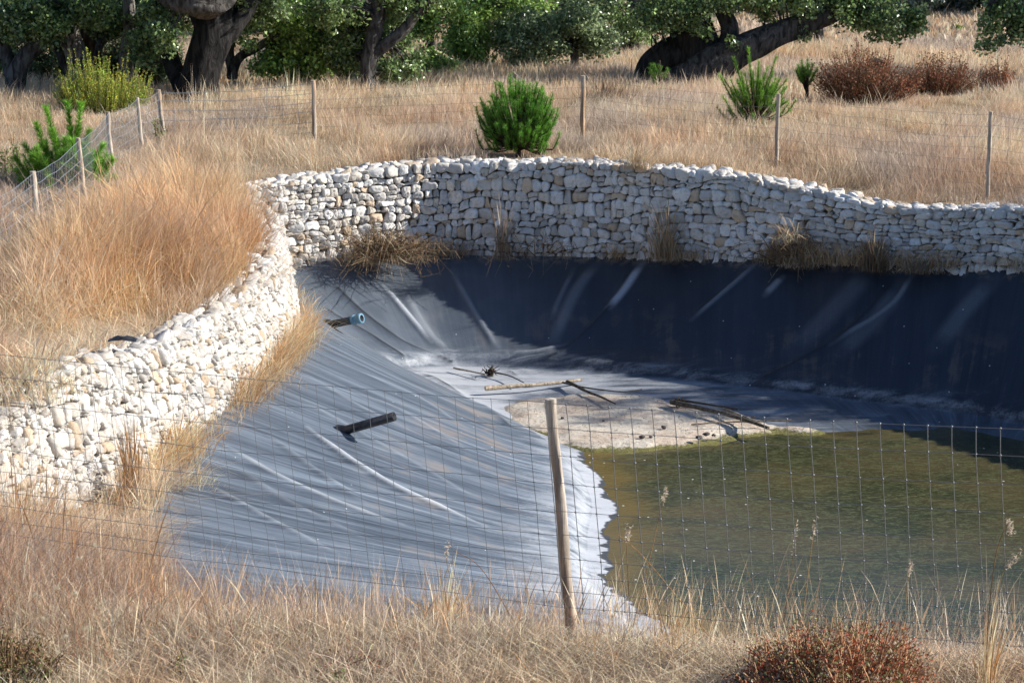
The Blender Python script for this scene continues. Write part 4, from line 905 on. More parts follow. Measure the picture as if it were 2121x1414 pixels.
# oak off to the right that throws the dappled shade on the liner
def shade_oak():
    b = np.array((17.5, 30.3, .2)); t = root('cork_oak', b, 'oak beyond the right edge that shades the far corner of the pond', 'tree'); mb = MB()
    for k, P in enumerate([[(17.5, 30.3, 0, .45), (17.2, 30.3, 1.6, .38), (16.6, 30.2, 3, .3), (15.6, 30.1, 4.4, .18)], [(17.0, 30.3, 2.2, .28), (18.2, 30.8, 3.8, .2), (19, 31.4, 5.2, .12)], [(16.8, 30.3, 2.5, .22), (16.6, 31.1, 3.2, .16), (15.8, 30.5, 3.5, .11), (14.6, 29.3, 3.7, .05)]]):
        C = crom(np.array(P), 7); tube(mb, C[:, :3], C[:, 3], 12, (1, 1, 1), .3, 70 + k)
    cb = MB()
    for c, r, n in (((17.4, 30.3, 5.4), (2.9, 1.9, 1.2), 95), ((15.2, 30.2, 4.5), (1.4, 1.2, .6), 20), ((14.4, 29.4, 4.2), (.8, .8, .4), 7)): crown_clumps(cb, c, r, n, .12, OAK, 34, .42)
    mb.build('trunk', M_BARK, t, sm=True); cb.build('crown', M_LEAF, t)
shade_oak()

# ------------------------------------------------------------------ young pines
def needles(mb, a, b, n, ln, col):
    """bottle brush shoot from a to b"""
    d = b - a; L = np.linalg.norm(d); d = d / L; t = rng.random(n) ** .8; P = a + (b - a) * t[:, None]
    r = rand_unit(n); r -= d * (r @ d)[:, None]; r /= np.linalg.norm(r, axis=1)[:, None]
    k = rng.uniform(.75, 1.3, (n, 1)) * (1 - .35 * t[:, None]); dirn = r * k + d * rng.uniform(.45, .95, (n, 1)); dirn /= np.linalg.norm(dirn, axis=1)[:, None]
    l = ln * rng.uniform(.7, 1.15, n); side = np.cross(dirn, rand_unit(n)); side /= np.linalg.norm(side, axis=1)[:, None] + 1e-9
    wv = side * .0045 * (ln / .12)
    V = np.stack((P - wv, P + wv, P + dirn * l[:, None] + wv * .3), 1).reshape(-1, 3); F = (np.arange(n)[:, None] * 3 + np.array((0, 1, 2))[None])
    c = col * rng.uniform(.55, 1.3, (n, 1)) * (.7 + .55 * t[:, None]); mb.add(V, F, np.repeat(c, 3, 0))
PINE = np.array((.15, .34, .045))
def pine(label, u, v, Y, shoots, col=PINE, ln=.092, group='young pines growing in the dry grass'):
    """shoots: (u0, v0, u1, v1, depth offset)"""
    b = W(u, v, Y); b[2] = float(G(b[0], b[1])); t = root('young_pine', b, label, 'pine', group); tm = MB(); nm_ = MB(); m = mpp(Y)
    tube(tm, np.linspace(b - (0, 0, .1), b + np.array((0, 0, .7)), 6), np.linspace(.05, .03, 6), 8, (.8, .6, .5), .1)
    for (u0, v0, u1, v1, dy) in shoots:
        a = W(u0, v0, Y + dy * .6); e = W(u1, v1, Y + dy); mid = (a + e) / 2 + np.array((0, 0, -.04))
        C = crom(np.array((a, mid, e)), 4)
        tube(tm, C, np.linspace(.012, .005, len(C)), 5, (.8, .6, .45), caps=False)
        tube(tm, crom(np.array((b + np.array((0, 0, rng.uniform(.1, .6))), (b + a) / 2 + np.array((0, 0, .1)), a)), 4), .014, 5, (.8, .6, .45), caps=False)
        L = np.linalg.norm(e - a)
        for s0, s1 in ((0, .5), (.4, 1.0)):
            p0 = C[int(s0 * (len(C) - 1))]; p1 = C[int(s1 * (len(C) - 1))]; needles(nm_, p0, p1, int(300 * max(L, .3)), ln, col * rng.uniform(.8, 1.25))
    tm.build('trunk', M_BARK, t, sm=True); nm_.build('crown', M_NEEDLE, t); return t
def bush_shoots(u, v, ru, rv, n, dr, L):
    """shoots on a dome round (u, v), turning upward"""
    out = []
    for _ in range(n):
        th = rng.uniform(-1.25, 1.25) * (1 if rng.random() < .75 else 1.25); ph = rng.uniform(-1.3, 1.3); rr = rng.uniform(.35, 1) ** .6
        x = math.sin(th) * rr; z = math.cos(th) * rr * math.cos(ph * .45); y = math.sin(ph) * dr * rr
        cu, cv = u + x * ru, v - z * rv; l = L * rng.uniform(.7, 1.25)
        out.append((cu - x * l * .55, cv + l * .75, cu + x * l * .25, cv - l * .35, -y))
    return out
def ball(u, v, ru, rv, n, dr, k=1.0):
    out = []
    for _ in range(n):
        d_ = rand_unit(1)[0]; rr = rng.uniform(.3, 1) ** .5; x_u, z_u = d_[0] * rr * ru, d_[2] * rr * rv; l = rng.uniform(24, 44) * k; ox, oz = d_[0] * .6, .7 + .3 * d_[2]
        out.append((u + x_u - ox * l * .6, v - z_u + oz * l * .6, u + x_u + ox * l * .4, v - z_u - oz * l * .4, d_[1] * rr * dr))
    return out
bs = []
for _ in range(300):
    d_ = rand_unit(1)[0]
    if d_[2] < -.75: continue
    rr = rng.uniform(.3, 1) ** .5; x_u, z_u, y_d = d_[0] * rr * 80, d_[2] * rr * 80, d_[1] * rr * .72
    l = rng.uniform(24, 42); ox, oz = d_[0] * .55, .75 + .3 * d_[2]
    bs.append((1074 + x_u - ox * l * .6, 252 - z_u + oz * l * .6, 1074 + x_u + ox * l * .4, 252 - z_u - oz * l * .4, y_d))
bs += [(1060, 215, 1058, 155, 0), (1085, 225, 1084, 168, .1), (1032, 225, 1026, 172, .1), (1118, 240, 1124, 190, 0), (1000, 270, 986, 222, 0), (1140, 270, 1156, 225, 0), (1000, 310, 985, 270, 0), (1145, 310, 1160, 275, 0)]
for _ in range(0):
    x = rng.uniform(-1, 1); bs.append((1074 + x * 40, 325, 1074 + x * 82, 300 + rng.uniform(-25, 15), rng.uniform(-.7, .5)))
pine('dense round bright green young pine on top of the far wall', 1074, 335, 37.0, bs)
p2 = [(1560, 200, 1550, 100, 0), (1565, 205, 1572, 128, .1), (1550, 210, 1520, 120, 0), (1575, 205, 1608, 118, 0), (1540, 215, 1500, 165, 0), (1585, 210, 1630, 165, 0), (1560, 215, 1590, 140, -.2), (1545, 215, 1535, 150, -.3), (1570, 220, 1612, 180, -.3), (1555, 225, 1520, 185, -.3), (1530, 225, 1490, 155, .1), (1590, 228, 1632, 210, -.1), (1560, 230, 1545, 190, -.4), (1570, 232, 1580, 190, -.4)]
p2 += bush_shoots(1565, 225, 62, 75, 40, .5, 40) + ball(1565, 225, 74, 42, 34, .5); pine('open candelabra shaped young pine behind the grey fence post', 1565, 270, 40.5, p2, PINE * np.array((1.2, 1.05, 1)))
p3 = [(120, 320, 95, 222, 0), (150, 310, 140, 212, .1), (155, 310, 168, 215, .1), (100, 330, 75, 255, -.1), (90, 350, 50, 300, 0), (70, 370, 30, 325, 0), (170, 320, 185, 270, .2), (130, 350, 110, 270, -.2), (60, 380, 35, 350, .1), (180, 350, 215, 300, .2), (190, 380, 235, 330, 0), (185, 400, 240, 365, -.2), (160, 370, 150, 290, -.2), (110, 380, 70, 320, -.3), (140, 390, 125, 320, -.3)]
p3 = p3 + p3; p3 += bush_shoots(135, 385, 90, 80, 40, .5, 55) + ball(135, 365, 105, 66, 85, .6, 1.5); pine('tall shooted young pine behind the left wire fence', 135, 415, 32.8, p3, PINE * np.array((1.3, 1.15, 1.1)), .125)
pine('small young pine beside the rust brown bramble', 1672, 180, 46.5, bush_shoots(1670, 165, 22, 34, 18, .3, 26) + [(1668, 165, 1660, 124, 0), (1672, 165, 1684, 132, 0)], PINE * .8)
pine('little shaded pine at the foot of the huge oak', 1365, 175, 50.5, bush_shoots(1365, 160, 16, 28, 12, .25, 24), PINE * .75)

# ------------------------------------------------------------------ shrubs
def shrub(name, label, u, v, Y, ru, h_px, n, pal, leaf, lps=26, cat='shrub', group=None, upright=.5, dr=.6, stemcol=(.5, .4, .3), headc=None):
    b = W(u, v, Y); b[2] = float(G(b[0], b[1])); t = root(name, b, label, cat, group); m = mpp(Y); sm_ = MB(); lf = MB()
    ph_ = rng.uniform(0, 50)
    for _ in range(n):
        a = rng.uniform(0, 6.28); rr = rng.random() ** .5; lump = .5 + .95 * float(vnoise(np.array(math.cos(a) * rr * 2.6 + ph_), np.array(math.sin(a) * rr * 1.5 + 30), 4)); e = b + np.array((math.cos(a) * rr * ru * m, math.sin(a) * rr * dr, h_px * m * (1 - .35 * rr * rr) * lump * rng.uniform(.5, 1.15)))
        s = b + np.array(((e[0] - b[0]) * (.25 + .5 * upright), (e[1] - b[1]) * (.25 + .5 * upright), -.05)); C = crom(np.array((s, (s + e) / 2 + rng.normal(0, .04, 3), e)), 4)
        tube(sm_, C, np.linspace(.008, .003, len(C)), 4, stemcol, caps=False)
        k = rng.random(lps) ** .7; P = s + (e - s) * k[:, None] + rng.normal(0, .05, (lps, 3)) * (1.2 - upright); c = np.where((rng.random(lps) < .55)[:, None], pal[int(vnoise(np.array(e[0] * 7), np.array(e[2] * 7 + e[1] * 5), 9) * .999 * len(pal))], pal[rng.integers(0, len(pal), lps)]) * rng.uniform(.7, 1.3, (lps, 1)) * (.7 + .5 * k[:, None])
        leaves(lf, P, leaf * rng.uniform(.6, 1.3, lps), c, .2, .55)
    sm_.build('stems', M_TWIG, t); lf.build('foliage', M_SHRUB, t); return t
BROOM = np.array((1.5, 1.4, 1.2)) * np.array([(.26, .36, .05), (.2, .32, .05), (.36, .35, .06), (.14, .23, .06), (.3, .25, .06)])
RUST = np.array([(.30, .10, .05), (.22, .08, .04), (.36, .16, .08), (.14, .065, .04), (.28, .19, .12)])
shrub('broom_shrub', 'yellow green broom shrub under the grey barked oaks', 215, 232, 44.5, 105, 100, 360, BROOM, .032, 60, upright=.95, dr=.9, stemcol=(.5, .6, .2))
shrub('bramble_bush', 'wide rust brown bramble in front of the far field', 1795, 212, 46.5, 128, 90, 420, RUST, .05, 34, upright=.35, dr=.8, group='rust brown brambles in the field')
shrub('bramble_bush', 'taller dark rust bramble right of the widest one', 1940, 200, 48.5, 95, 74, 260, RUST * .85, .05, 34, upright=.35, dr=.7, group='rust brown brambles in the field')
shrub('bramble_bush', 'smallest rust bramble at the right of the row', 2062, 186, 49, 44, 58, 110, RUST * 1.1, .05, 30, upright=.35, dr=.5, group='rust brown brambles in the field')
GRN = np.array([(.10, .16, .04), (.14, .2, .05), (.18, .2, .06)])
shrub('green_weed', 'pale green weed far out in the field at the right', 1980, 82, 75, 22, 18, 40, GRN * 1.4, .09, 20)
shrub('green_weed', 'pale green weed left of the small lone oak', 1645, 100, 66, 22, 16, 30, GRN * 1.3, .08, 18)
shrub('green_weed', 'green weed left of the tall shooted pine', 18, 390, 33.5, 26, 90, 40, GRN * 1.3, .05, 24, upright=.8)
shrub('green_weed', 'dark green sprig at the foot of a left fence post', 168, 520, 27.0, 10, 90, 14, GRN * .8, .04, 22, upright=.9, dr=.1)
shrub('green_weed', 'green sprig at the foot of the fence corner post', 336, 300, 38.6, 16, 50, 16, GRN * 1.1, .05, 18, upright=.8, dr=.2)
OLIVE = np.array([(.16, .12, .05), (.10, .12, .03), (.22, .13, .06), (.13, .07, .035)])
RUSTF = np.array([(.17, .17, .06), (.34, .26, .19), (.28, .2, .13), (.36, .09, .04), (.42, .12, .05), (.30, .075, .04), (.24, .24, .09), (.40, .33, .25), (.2, .18, .08)])
shrub('dock_bush', 'low rust red and olive bush at the bottom right', 1720, 1440, 10.9, 235, 142, 420, RUSTF, .022, 44, upright=.55, dr=.5, stemcol=(1.5, 1.1, .8))
shrub('dock_bush', 'low olive brown bush in the bottom left corner', 10, 1440, 11.0, 130, 130, 260, OLIVE, .022, 30, upright=.5, dr=.4)
shrub('dock_bush', 'sparse rust seedy plant low in front of the post', 720, 1425, 11.2, 120, 45, 60, RUSTF, .022, 14, upright=.5, dr=.3)
shrub('green_weed', 'small fresh green sprig at the bottom edge', 700, 1425, 11.0, 14, 40, 10, GRN * 1.3, .03, 14, upright=.7, dr=.05)
shrub('green_weed', 'small green weed with yellow flowers in the near grass', 372, 1425, 11.2, 20, 70, 12, np.vstack((GRN, [(.6, .5, .03)])), .022, 14, upright=.8, dr=.08)
DARK = np.array([(.05, .075, .03), (.07, .1, .04), (.035, .055, .025), (.09, .12, .06)])
for (u, v, Y, ru, hp, n, lab) in ((70, 190, 52, 85, 120, 190, 'dark evergreen shrub between the left edge oak and the leaning oak'), (120, 195, 51.5, 60, 95, 130, 'dark shrub behind the left half of the broom shrub'), (235, 190, 53, 75, 120, 190, 'dark evergreen shrub behind the brown stemmed oak'),
                                  (325, 188, 52, 55, 120, 170, 'dark evergreen shrub left of the twisted oak'), (590, 178, 53, 75, 60, 130, 'low green shrub under the slim forked oak'), (690, 175, 54, 55, 70, 90, 'green shrub left of the mid field oak trunk'), (815, 168, 51, 42, 62, 90, 'green shrub right of the mid field oak trunk')):
    shrub('evergreen_shrub', lab, u, v, Y, ru, hp, n, DARK * (1 if u < 400 else 1.5), .085, 60, upright=.15, dr=1.0, group='evergreen shrubs under the oaks')
# pale seed heads standing close to the camera at the left
def seed_plant():
    b = np.array((-1.28, 6.0, float(G(-1.28, 6.0)))); t = root('seed_head_plant', b, 'thin plant with pale fluffy seed heads close at the lower left', 'plant'); st = MB()
    for (u, v) in ((195, 1128), (165, 1155), (118, 1215), (155, 1228), (72, 1232), (88, 1280), (175, 1300), (135, 1318), (120, 1350)):
        e = W(u, v, 6.0 + rng.normal(0, .12)); C = crom(np.array((b + rng.normal(0, .03, 3), (b + e) / 2 + rng.normal(0, .03, 3), e)), 5); tube(st, C, np.linspace(.0012, .0007, len(C)), 4, (.9, .8, .65), caps=False)
        n = 60; P = e + rand_unit(n) * rng.random((n, 1)) ** .5 * np.array((.011, .011, .008)); hd = MB(); leaves(hd, P, .0055, np.tile(np.array((.62, .54, .40)), (n, 1)) * rng.uniform(.8, 1.2, (n, 1))); hd.build('seed_head', M_GRASS, t)
    st.build('stems', M_TWIG, t)
seed_plant()

# ------------------------------------------------------------------ single tufts and stalks
def tuft(label, u, v, Y, n, ru, h_px, w, weights, lean=(0, 0), spread=.5, z=None, cat='grass tuft', tone=1.0, dy=.12, name='grass_tuft'):
    b = W(u, v, Y); b[2] = float(G(b[0], b[1])) if z is None else z; m = mpp(Y); mb = MB()
    P = np.tile(b, (n, 1)) + np.stack((rng.normal(0, ru * m * .5, n), rng.normal(0, dy, n), np.full(n, -.02)), 1); hs = np.exp(-((P[:, 0] - b[0]) / (ru * m * .8)) ** 2) * (.55 + .9 * vnoise(P[:, 0] * 9 + 40, P[:, 1] * 9 + 40, 3))
    ln = rng.normal(0, spread, (n, 2)) + np.array(lean); blades(mb, P, h_px * m * hs * rng.uniform(.45, 1.25, n), rng.uniform(.7, 1.3, n) * w, ln, grass_colors(P, weights) * tone, 3, (rng.random(n) < .2) * 1.0)
    o = mb.build(name, M_GRASS, origin=b); return tag(o, label, cat, None)
tuft('orange brown tangle of dead stems at the sunlit end of the far wall', 800, 548, 34.6, 420, 110, 62, .010, (1, 3, 2, 1, 4, .5), (0, -.3), .9, -1.15, dy=.2, tone=.75)
tuft('patch of dark blades standing in for shade left of the huge oak foot', 1260, 205, 45.5, 900, 90, 50, .012, (0, 1, 0, 2, 5, 0), (0, 0), .35, tone=.45, dy=.5)  # dark tone paints the oak's shadow into the grass
tuft('patch of dark blades standing in for shade below the mid field oak', 860, 190, 46, 900, 120, 36, .012, (0, 1, 0, 3, 5, 0), (0, 0), .35, tone=.5, dy=.5)  # low dark blades added to shade the grass by colour
tuft('cluster of pale oat heads in front of the twisted oak', 415, 225, 44, 170, 60, 70, .008, (3, 0, 0, 2, 0, 4), (0, 0), .18, tone=1.2, dy=.3)
tuft('tall pale oats right of the slim forked oak', 600, 200, 44.5, 320, 70, 64, .007, (3, 1, 0, 2, 0, 4), (0, 0), .2, tone=1.1, dy=.3)
tuft('tall straw and rust grass in front of the near end of the left wall', 30, 985, 16.2, 900, 100, 190, .005, (2, 3, 3, 3, 1, 1), (.05, 0), .28, dy=.35)
tuft('pale grass spilling over the top of the near end of the left wall', 60, 790, 18.6, 700, 110, 95, .005, (3, 2, 1, 4, 1, 2), (.25, -.3), .5, z=.12, dy=.35)
tuft('rust brown dock stems standing against the foot of the sunlit left wall', 265, 900, 19.1, 170, 24, 175, .006, (0, 1, 5, 0, 1, 0), (.0, 0), .12, z=-1.1, tone=.6)
def tangle(label, u, v, Y, n, ru, hp, z):
    b = W(u, v, Y); b[2] = z; m = mpp(Y); mb = MB()
    for _ in range(n):
        s = b + np.array((rng.normal(0, ru * m * .3), rng.normal(0, .1), rng.uniform(-.05, .2))); a = rng.uniform(-1.3, 1.3); L = rng.uniform(.4, 1.25) * hp * m
        e = s + np.array((math.sin(a) * L * 1.2, -rng.uniform(.05, .5) * L, math.cos(a) * L * rng.uniform(.1, .9))); md = (s + e) / 2 + np.array((0, -.04, rng.uniform(.0, .14)))
        if rng.random() < .35: e[2] = z - rng.uniform(.05, .3); e[1] -= .25
        C = crom(np.array((s, md, e)), 5); tone = rng.choice((.35, .7, 1.3)); tube(mb, C, np.linspace(rng.uniform(.005, .010), .0025, len(C)), 4, (tone, tone * .85, tone * .7), caps=False)
        for _k in range(3):
            p = C[rng.integers(4, len(C))]; tube(mb, np.linspace(p, p + np.array((rng.normal(0, .12), rng.normal(-.05, .06), rng.normal(.02, .1))), 4), (.004, .003, .003, .002), 3, (tone, tone * .8, tone * .6), caps=False)
    tag(mb.build('twig_tangle', M_TWIG, origin=b), label, 'dead twigs')
tangle('spreading tangle of dead twigs over the sunlit corner of the liner', 800, 545, 34.5, 130, 115, 95, -1.1)
tangle('loose dead twigs hanging over the shaded liner left of centre', 1120, 532, 34.6, 22, 130, 60, -1.1)
tangle('loose dead twigs around the biggest dark clump at the far wall', 1640, 550, 32.6, 26, 90, 70, -.86)
tuft('dark core of dry stems inside the tangle by the sunlit wall end', 790, 530, 34.65, 520, 60, 62, .012, (0, 1, .5, 1, 5, 0), (0, 0), .5, -1.12, tone=.32)
tuft('biggest dark clump of dry grass at the foot of the shaded far wall', 1645, 545, 32.75, 800, 75, 72, .011, (0, 2, 1, 1, 4, 0), (0, -.2), .4, -.88, tone=.6)
tuft('dark clump of dry grass right of the biggest clump at the far wall', 1808, 552, 31.75, 500, 34, 72, .011, (0, 2, 1, 1, 4, 0), (0, -.1), .25, -.83, tone=.55)
tuft('brown clump climbing the middle of the far wall', 1375, 535, 33.85, 260, 36, 100, .009, (1, 3, 2, 2, 2, 1), (0, 0), .25, -1.0, tone=.8)
tuft('thin brown weed against the far wall below the round pine', 1042, 525, 34.85, 120, 22, 110, .009, (1, 3, 2, 2, 2, 1), (0, 0), .2, -1.15, tone=.8)
tuft('dry weed hanging over the top of the far wall where it steps down', 1320, 345, 34.5, 200, 40, 60, .008, (1, 3, 1, 2, 2, 1), (0, -.9), .6, .5, tone=.8)
tuft('sprawling dry weed on the face of the far wall, right part', 1640, 470, 32.5, 200, 40, 60, .008, (3, 2, 1, 3, 1, 2), (-.1, -.8), .7, -.5)
tuft('ash grey clump of dead grass spilling onto the liner under the far wall', 1660, 562, 32.5, 260, 50, 30, .010, (0, 1, 0, 5, 3, 1), (0, -.7), .8, -.9, tone=.9)
tuft('brown matted growth at the right foot of the far wall', 1900, 562, 31.2, 350, 60, 26, .010, (0, 2, 1, 2, 4, 0), (0, -.3), .7, -.78, tone=.6)
tuft('brown grass beside the tall golden clump on the near bank', 920, 1290, 12.7, 420, 60, 150, .0048, (1, 3, 3, 1, 1.5, 1), (.05, 0), .22)
tuft('tall golden grass clump right of centre on the near bank', 1390, 1330, 12.2, 160, 40, 150, .0045, (2, 3, 3, 1, .5, 1), (.15, 0), .25)
tuft('tall golden grass clump at the right end of the near bank', 2045, 1420, 10.9, 90, 26, 240, .006, (3, 2, 2, 1, .3, 3), (.08, 0), .10, dy=.04)
tuft('upright rusty stems in front of the white wall at the left', 110, 1100, 14.6, 160, 90, 250, .0045, (1, 3, 5, 1, .5, .5), (.05, 0), .16, dy=.3)
tuft('second bunch of rusty stems near the liner corner', 290, 1110, 14.4, 90, 60, 260, .0045, (1, 3, 5, 1, .5, .5), (.12, 0), .2, dy=.3)
tuft('dead pale grass sprawled on the upper left corner of the liner', 395, 985, 20.0, 160, 60, 60, .006, (2, 1, .5, 3, 2, 3), (.8, -.3), .5, -1.18)
def stalk(label, pts, Y, r, heads, col=(.5, .36, .2)):
    r *= 1.35; P = np.array([W(u, v, Y) for u, v in pts]); C = crom(P, 6); o = root('grass_stalk', P[0], label, 'grass stalk', 'tall dry stalks on the near bank'); mb = MB()
    tube(mb, C, np.linspace(r, r * .55, len(C)), 4, np.array(col) * 2, caps=False); mb.build('stem', M_TWIG, o)
    if heads:
        heads = max(heads, 6)
        hb = MB(); n = heads * 5; t = rng.uniform(.74, 1.0, n); k = (t * (len(C) - 1)); A = np.stack([np.interp(k, np.arange(len(C)), C[:, i]) for i in range(3)], 1); A += rng.normal(0, .010, (n, 3)) - np.array((0, 0, .006))
        leaves(hb, A, .024, np.tile(np.array((.74, .64, .5)), (n, 1)) * rng.uniform(.7, 1.2, (n, 1)), .1, .3); hb.build('seed_head', M_GRASS, o)
stalk('long bare stalk leaning right from the left of the post base', [(1480, 1330), (1390, 1220), (1330, 1150), (1280, 1106)], 12.5, .0026, 0)
stalk('tall stalk with a bent seed head right of the post, top reaching highest', [(1310, 1300), (1345, 1160), (1370, 1050), (1382, 1008)], 12.6, .002, 9)
stalk('stalk with a dense pale seed head just right of the post', [(1305, 1290), (1300, 1180), (1298, 1130), (1302, 1086)], 12.6, .002, 14)
stalk('thin golden stalk standing before the middle of the water', [(1655, 1320), (1670, 1220), (1680, 1140), (1690, 1070)], 12.0, .0022, 2)
stalk('thin stalk leaning slightly right left of the thin golden stalk', [(1620, 1320), (1630, 1240), (1640, 1170), (1650, 1080)], 12.0, .0018, 8)
stalk('arching oat stalk with a drooping head near the right edge', [(2040, 1400), (2050, 1250), (2065, 1140), (2090, 1080), (2092, 1100)], 11.0, .0026, 16)
stalk('oat stalk with a feathery head leaning to the right edge', [(2045, 1400), (2060, 1260), (2080, 1180), (2110, 1145)], 11.0, .002, 12)
stalk('short oat stalk with seed head left of the oat pair at the right', [(1870, 1360), (1875, 1270), (1880, 1200), (1888, 1160)], 11.4, .002, 9)
stalk('stalk in front of the liner leaning left', [(960, 1290), (940, 1220), (925, 1160), (930, 1120)], 12.7, .002, 6)
stalk('stalk crossing the bare liner toe left of the post', [(1060, 1280), (1020, 1210), (985, 1165), (940, 1140)], 12.8, .0024, 0, (.4, .22, .12))

# ------------------------------------------------------------------ pipes, sticks, stones
def liner_z(x, y):
    d = (LP[:, 0] - x) ** 2 + (LP[:, 1] - y) ** 2; d[SV < 0] = 1e9; return LP[np.argmin(d), 2]
def pipe(label, uv0, uv1, r, coupling):
    a = on_liner(*uv0); y1 = a[1] - .25; e = W(*uv1, y1); t = root('drain_pipe', a, label, 'pipe', 'drain pipes sticking out of the liner'); d = (e - a) / np.linalg.norm(e - a); mb = MB(); a0 = a - d * .35
    n = 20; ref = np.cross(d, (0, 0, 1)); ref /= np.linalg.norm(ref); up = np.cross(ref, d); th = np.arange(n) * 2 * math.pi / n
    def ring(p, rr): return p + (np.cos(th)[:, None] * ref + np.sin(th)[:, None] * up) * rr
    def lathe(mb_, prof):
        V = np.concatenate([ring(p, rr) for p, rr in prof]); k = len(prof); i = np.arange(k - 1)[:, None] * n; j = np.arange(n)[None]; j2 = (j + 1) % n
        mb_.add(V, np.stack((i + j, i + j2, i + n + j2, i + n + j), -1).reshape(-1, 4))
    lathe(mb, [(a0, r), (a + d * .02, r), (e, r), (e, r * .86), (e - d * .3, r * .84), (e - d * .3, .001)]); mb.build('pipe_tube', M_PIPE, t, sm=False)
    bt = MB(); lathe(bt, [(a - d * .06, r * 1.7), (a - d * .02, r * 1.45), (a + d * .03, r * 1.12), (a + d * .05, r * 1.02)]); bt.build('boot', M_LINER, t, sm=True) if False else bt.build('boot', M_PIPE, t, sm=True)
    if coupling:
        c = MB(); lathe(c, [(e - d * .17, r * 1.01), (e - d * .17, r * 1.25), (e - d * .12, r * 1.25), (e - d * .12, r * 1.14), (e - d * .06, r * 1.14), (e - d * .06, r * 1.28), (e + d * .005, r * 1.28), (e + d * .005, r * .87)]); c.build('coupling', M_BLUE, t)
pipe('black drain pipe with a blue coupling on its end, upper of the two pipes', (683, 673), (749, 659), .062, True)
pipe('plain black drain pipe sticking out of the left liner slope, lower of the two', (712, 893), (817, 862), .058, False)
def on_floor(u, v, z=-2.58):
    y = 29.0
    for _ in range(25): p = W(u, v, y); y = y * (CAMZ - z) / (CAMZ - p[2])
    return W(u, v, y)
def stick(label, pts, r0, r1, tone, lift=.03, knots=True, cat='stick', name='stick'):
    P = np.array([on_floor(*p, z=-2.55 + lift) for p in pts]); C = crom(P, 7); mb = MB(); tube(mb, C, np.linspace(r0, r1, len(C)), 8, np.array((1, 1, 1)) * tone, .25, random.randint(0, 99)); o = mb.build(name, M_TWIG, origin=P[0], sm=True); tag(o, label, cat, 'dead branches lying on the pond floor'); return o
stick('pale thick branch lying across the white floor of the pond', [(1005, 804), (1060, 800), (1130, 795), (1205, 786)], .042, .022, 1.25)
stick('dark branch running down to the mud from the pale branch end', [(1175, 790), (1215, 810), (1245, 822), (1275, 836)], .028, .012, .35)
stick('thin curved black twig right of the pale branch', [(1160, 790), (1185, 797), (1230, 805), (1290, 811), (1330, 806)], .016, .008, .25)
stick('long dark plank like branch at the right end of the mud', [(1390, 832), (1450, 845), (1520, 862), (1592, 886)], .04, .025, .4)
stick('thin pale branch crossing the dark one at the right end of the mud', [(1497, 846), (1540, 862), (1580, 880)], .022, .014, 1.0)
stick('slim dark branch behind the long one at the right of the mud', [(1400, 828), (1460, 836), (1530, 848)], .02, .012, .35)
stick('thin greenish stick lying along the mud near the water', [(1432, 879), (1500, 874), (1580, 872), (1640, 870)], .012, .01, .5, .0)
stick('short thin branch left of the dark root clump', [(940, 762), (970, 768), (1005, 775)], .016, .012, .8)
stick('twig from the root clump pointing to the pale branch', [(1020, 770), (1055, 778), (1085, 792)], .016, .008, .3)
def clump(label, u, v, n, s):
    b = on_floor(u, v, -2.55); mb = MB()
    for _ in range(n):
        e = b + rand_unit(1)[0] * np.array((s, s, s * .7)) + np.array((0, 0, s * .25)); tube(mb, np.linspace(b + rng.normal(0, .03, 3), e, 4) + rng.normal(0, .015, (4, 3)), np.linspace(.014, .004, 4), 5, (.3, .27, .24))
    tag(mb.build('root_clump', M_TWIG, origin=b), label, 'roots')
clump('dark tangled root clump on the white pond floor', 1015, 772, 26, .16)
clump('dark knot of twigs at the left end of the long dark branch', 1408, 836, 16, .14)
def rock(label, u, v, s, z=-2.62, mat=M_ROCK, name='mud_clod', group='dark clods on the mud at the water edge'):
    b = on_floor(u, v, z); k = 10; mb = MB(); th = np.linspace(0, math.pi, 7); ph = np.arange(k) * 2 * math.pi / k
    D = np.array([(math.sin(a) * math.cos(p), math.sin(a) * math.sin(p), math.cos(a)) for a in th for p in ph]); r = 1 + .5 * (fbm(D[:, 0] * 1.7 + D[:, 2] + 9 + u, D[:, 1] * 1.7 + v, 3) - .5) * 2
    s *= .72; V = b + D * r[:, None] * np.array((s * 1.3, s, s * .75)) + np.array((0, 0, s * .3)); i = np.arange(6)[:, None] * k; j = np.arange(k)[None]; j2 = (j + 1) % k
    mb.add(V, np.stack((i + j, i + k + j, i + k + j2, i + j2), -1).reshape(-1, 4)); tag(mb.build(name, mat, origin=b, sm=True), label, 'clod', group)
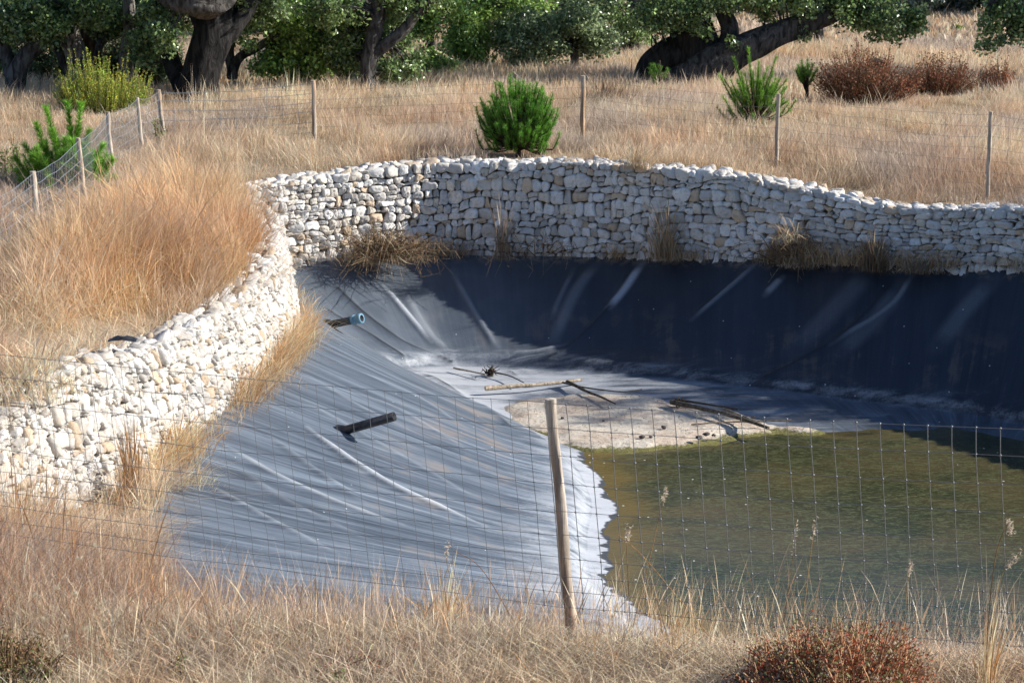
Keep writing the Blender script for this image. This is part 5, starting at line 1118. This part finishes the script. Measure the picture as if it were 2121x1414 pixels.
for (u, v, s, lab) in ((1448, 907, .055, 'largest dark clod at the front edge of the mud'), (1463, 900, .05, 'dark clod touching the back of the largest clod'), (1478, 902, .035, 'small clod just right of the largest clod pair'), (1330, 906, .045, 'flat dark clod left of centre on the algae fringe'),
                       (1348, 905, .03, 'small dark clod beside the flat clod on the fringe'), (1560, 865, .04, 'dark clod by the crossing branches'), (1375, 886, .05, 'dark lump on the middle of the mud behind the near fence'), (1165, 866, .03, 'clod just right of the near post top'), (1250, 872, .025, 'tiny clod on the mud left of the middle lump')): rock(lab, u, v, s)
# fallen log end in the field
lg = W(1812, 132, 49.5); lg[2] = max(lg[2], float(G(lg[0], lg[1])) + .5); o = root('log', lg, 'dark cut log showing above the rust brown bramble', 'log'); mb = MB(); tube(mb, np.array([lg + (-.2, 0, .02), lg + (-.05, 0, .03), lg + (.1, .02, .03), lg + (.22, .03, .0)]), (.1, .11, .11, .1), 12, (.7, .6, .55), .3, 4); mb.build('log_body', M_BARK, o, sm=True)
mb = MB(); tube(mb, np.array([lg + (0, 0, -.9), lg + (0, 0, -.3), lg + (0, 0, .0)]), (.12, .1, .09), 10, (.7, .6, .5), .3, 9); mb.build('stub', M_BARK, o, sm=True)
# dark crumpled plastic on the left wall
def crumple(label, u, v, Y, s):
    b = W(u, v, Y); n = 14; g = np.linspace(-1, 1, n); X, Y_ = np.meshgrid(g, g); Z = (fbm(X * 2.2 + 9, Y_ * 2.2 + 9, 71, 3)) * .9 * (1 - .8 * (X ** 2 + Y_ ** 2) / 2); V = np.stack((X * s, Y_ * s * .6, Z * s * .55 - .02), -1).reshape(-1, 3) + b
    idx = np.arange(n * n).reshape(n, n); mb = MB(); mb.add(V, np.stack((idx[:-1, :-1], idx[:-1, 1:], idx[1:, 1:], idx[1:, :-1]), -1).reshape(-1, 4)); tag(mb.build('plastic_scrap', M_PIPE, origin=b, sm=True), label, 'plastic scrap')
crumple('crumpled black plastic scrap lying on top of the left wall', 255, 702, 20.5, .15)
for o in bpy.data.objects:
    if '_o' in o: del o['_o']
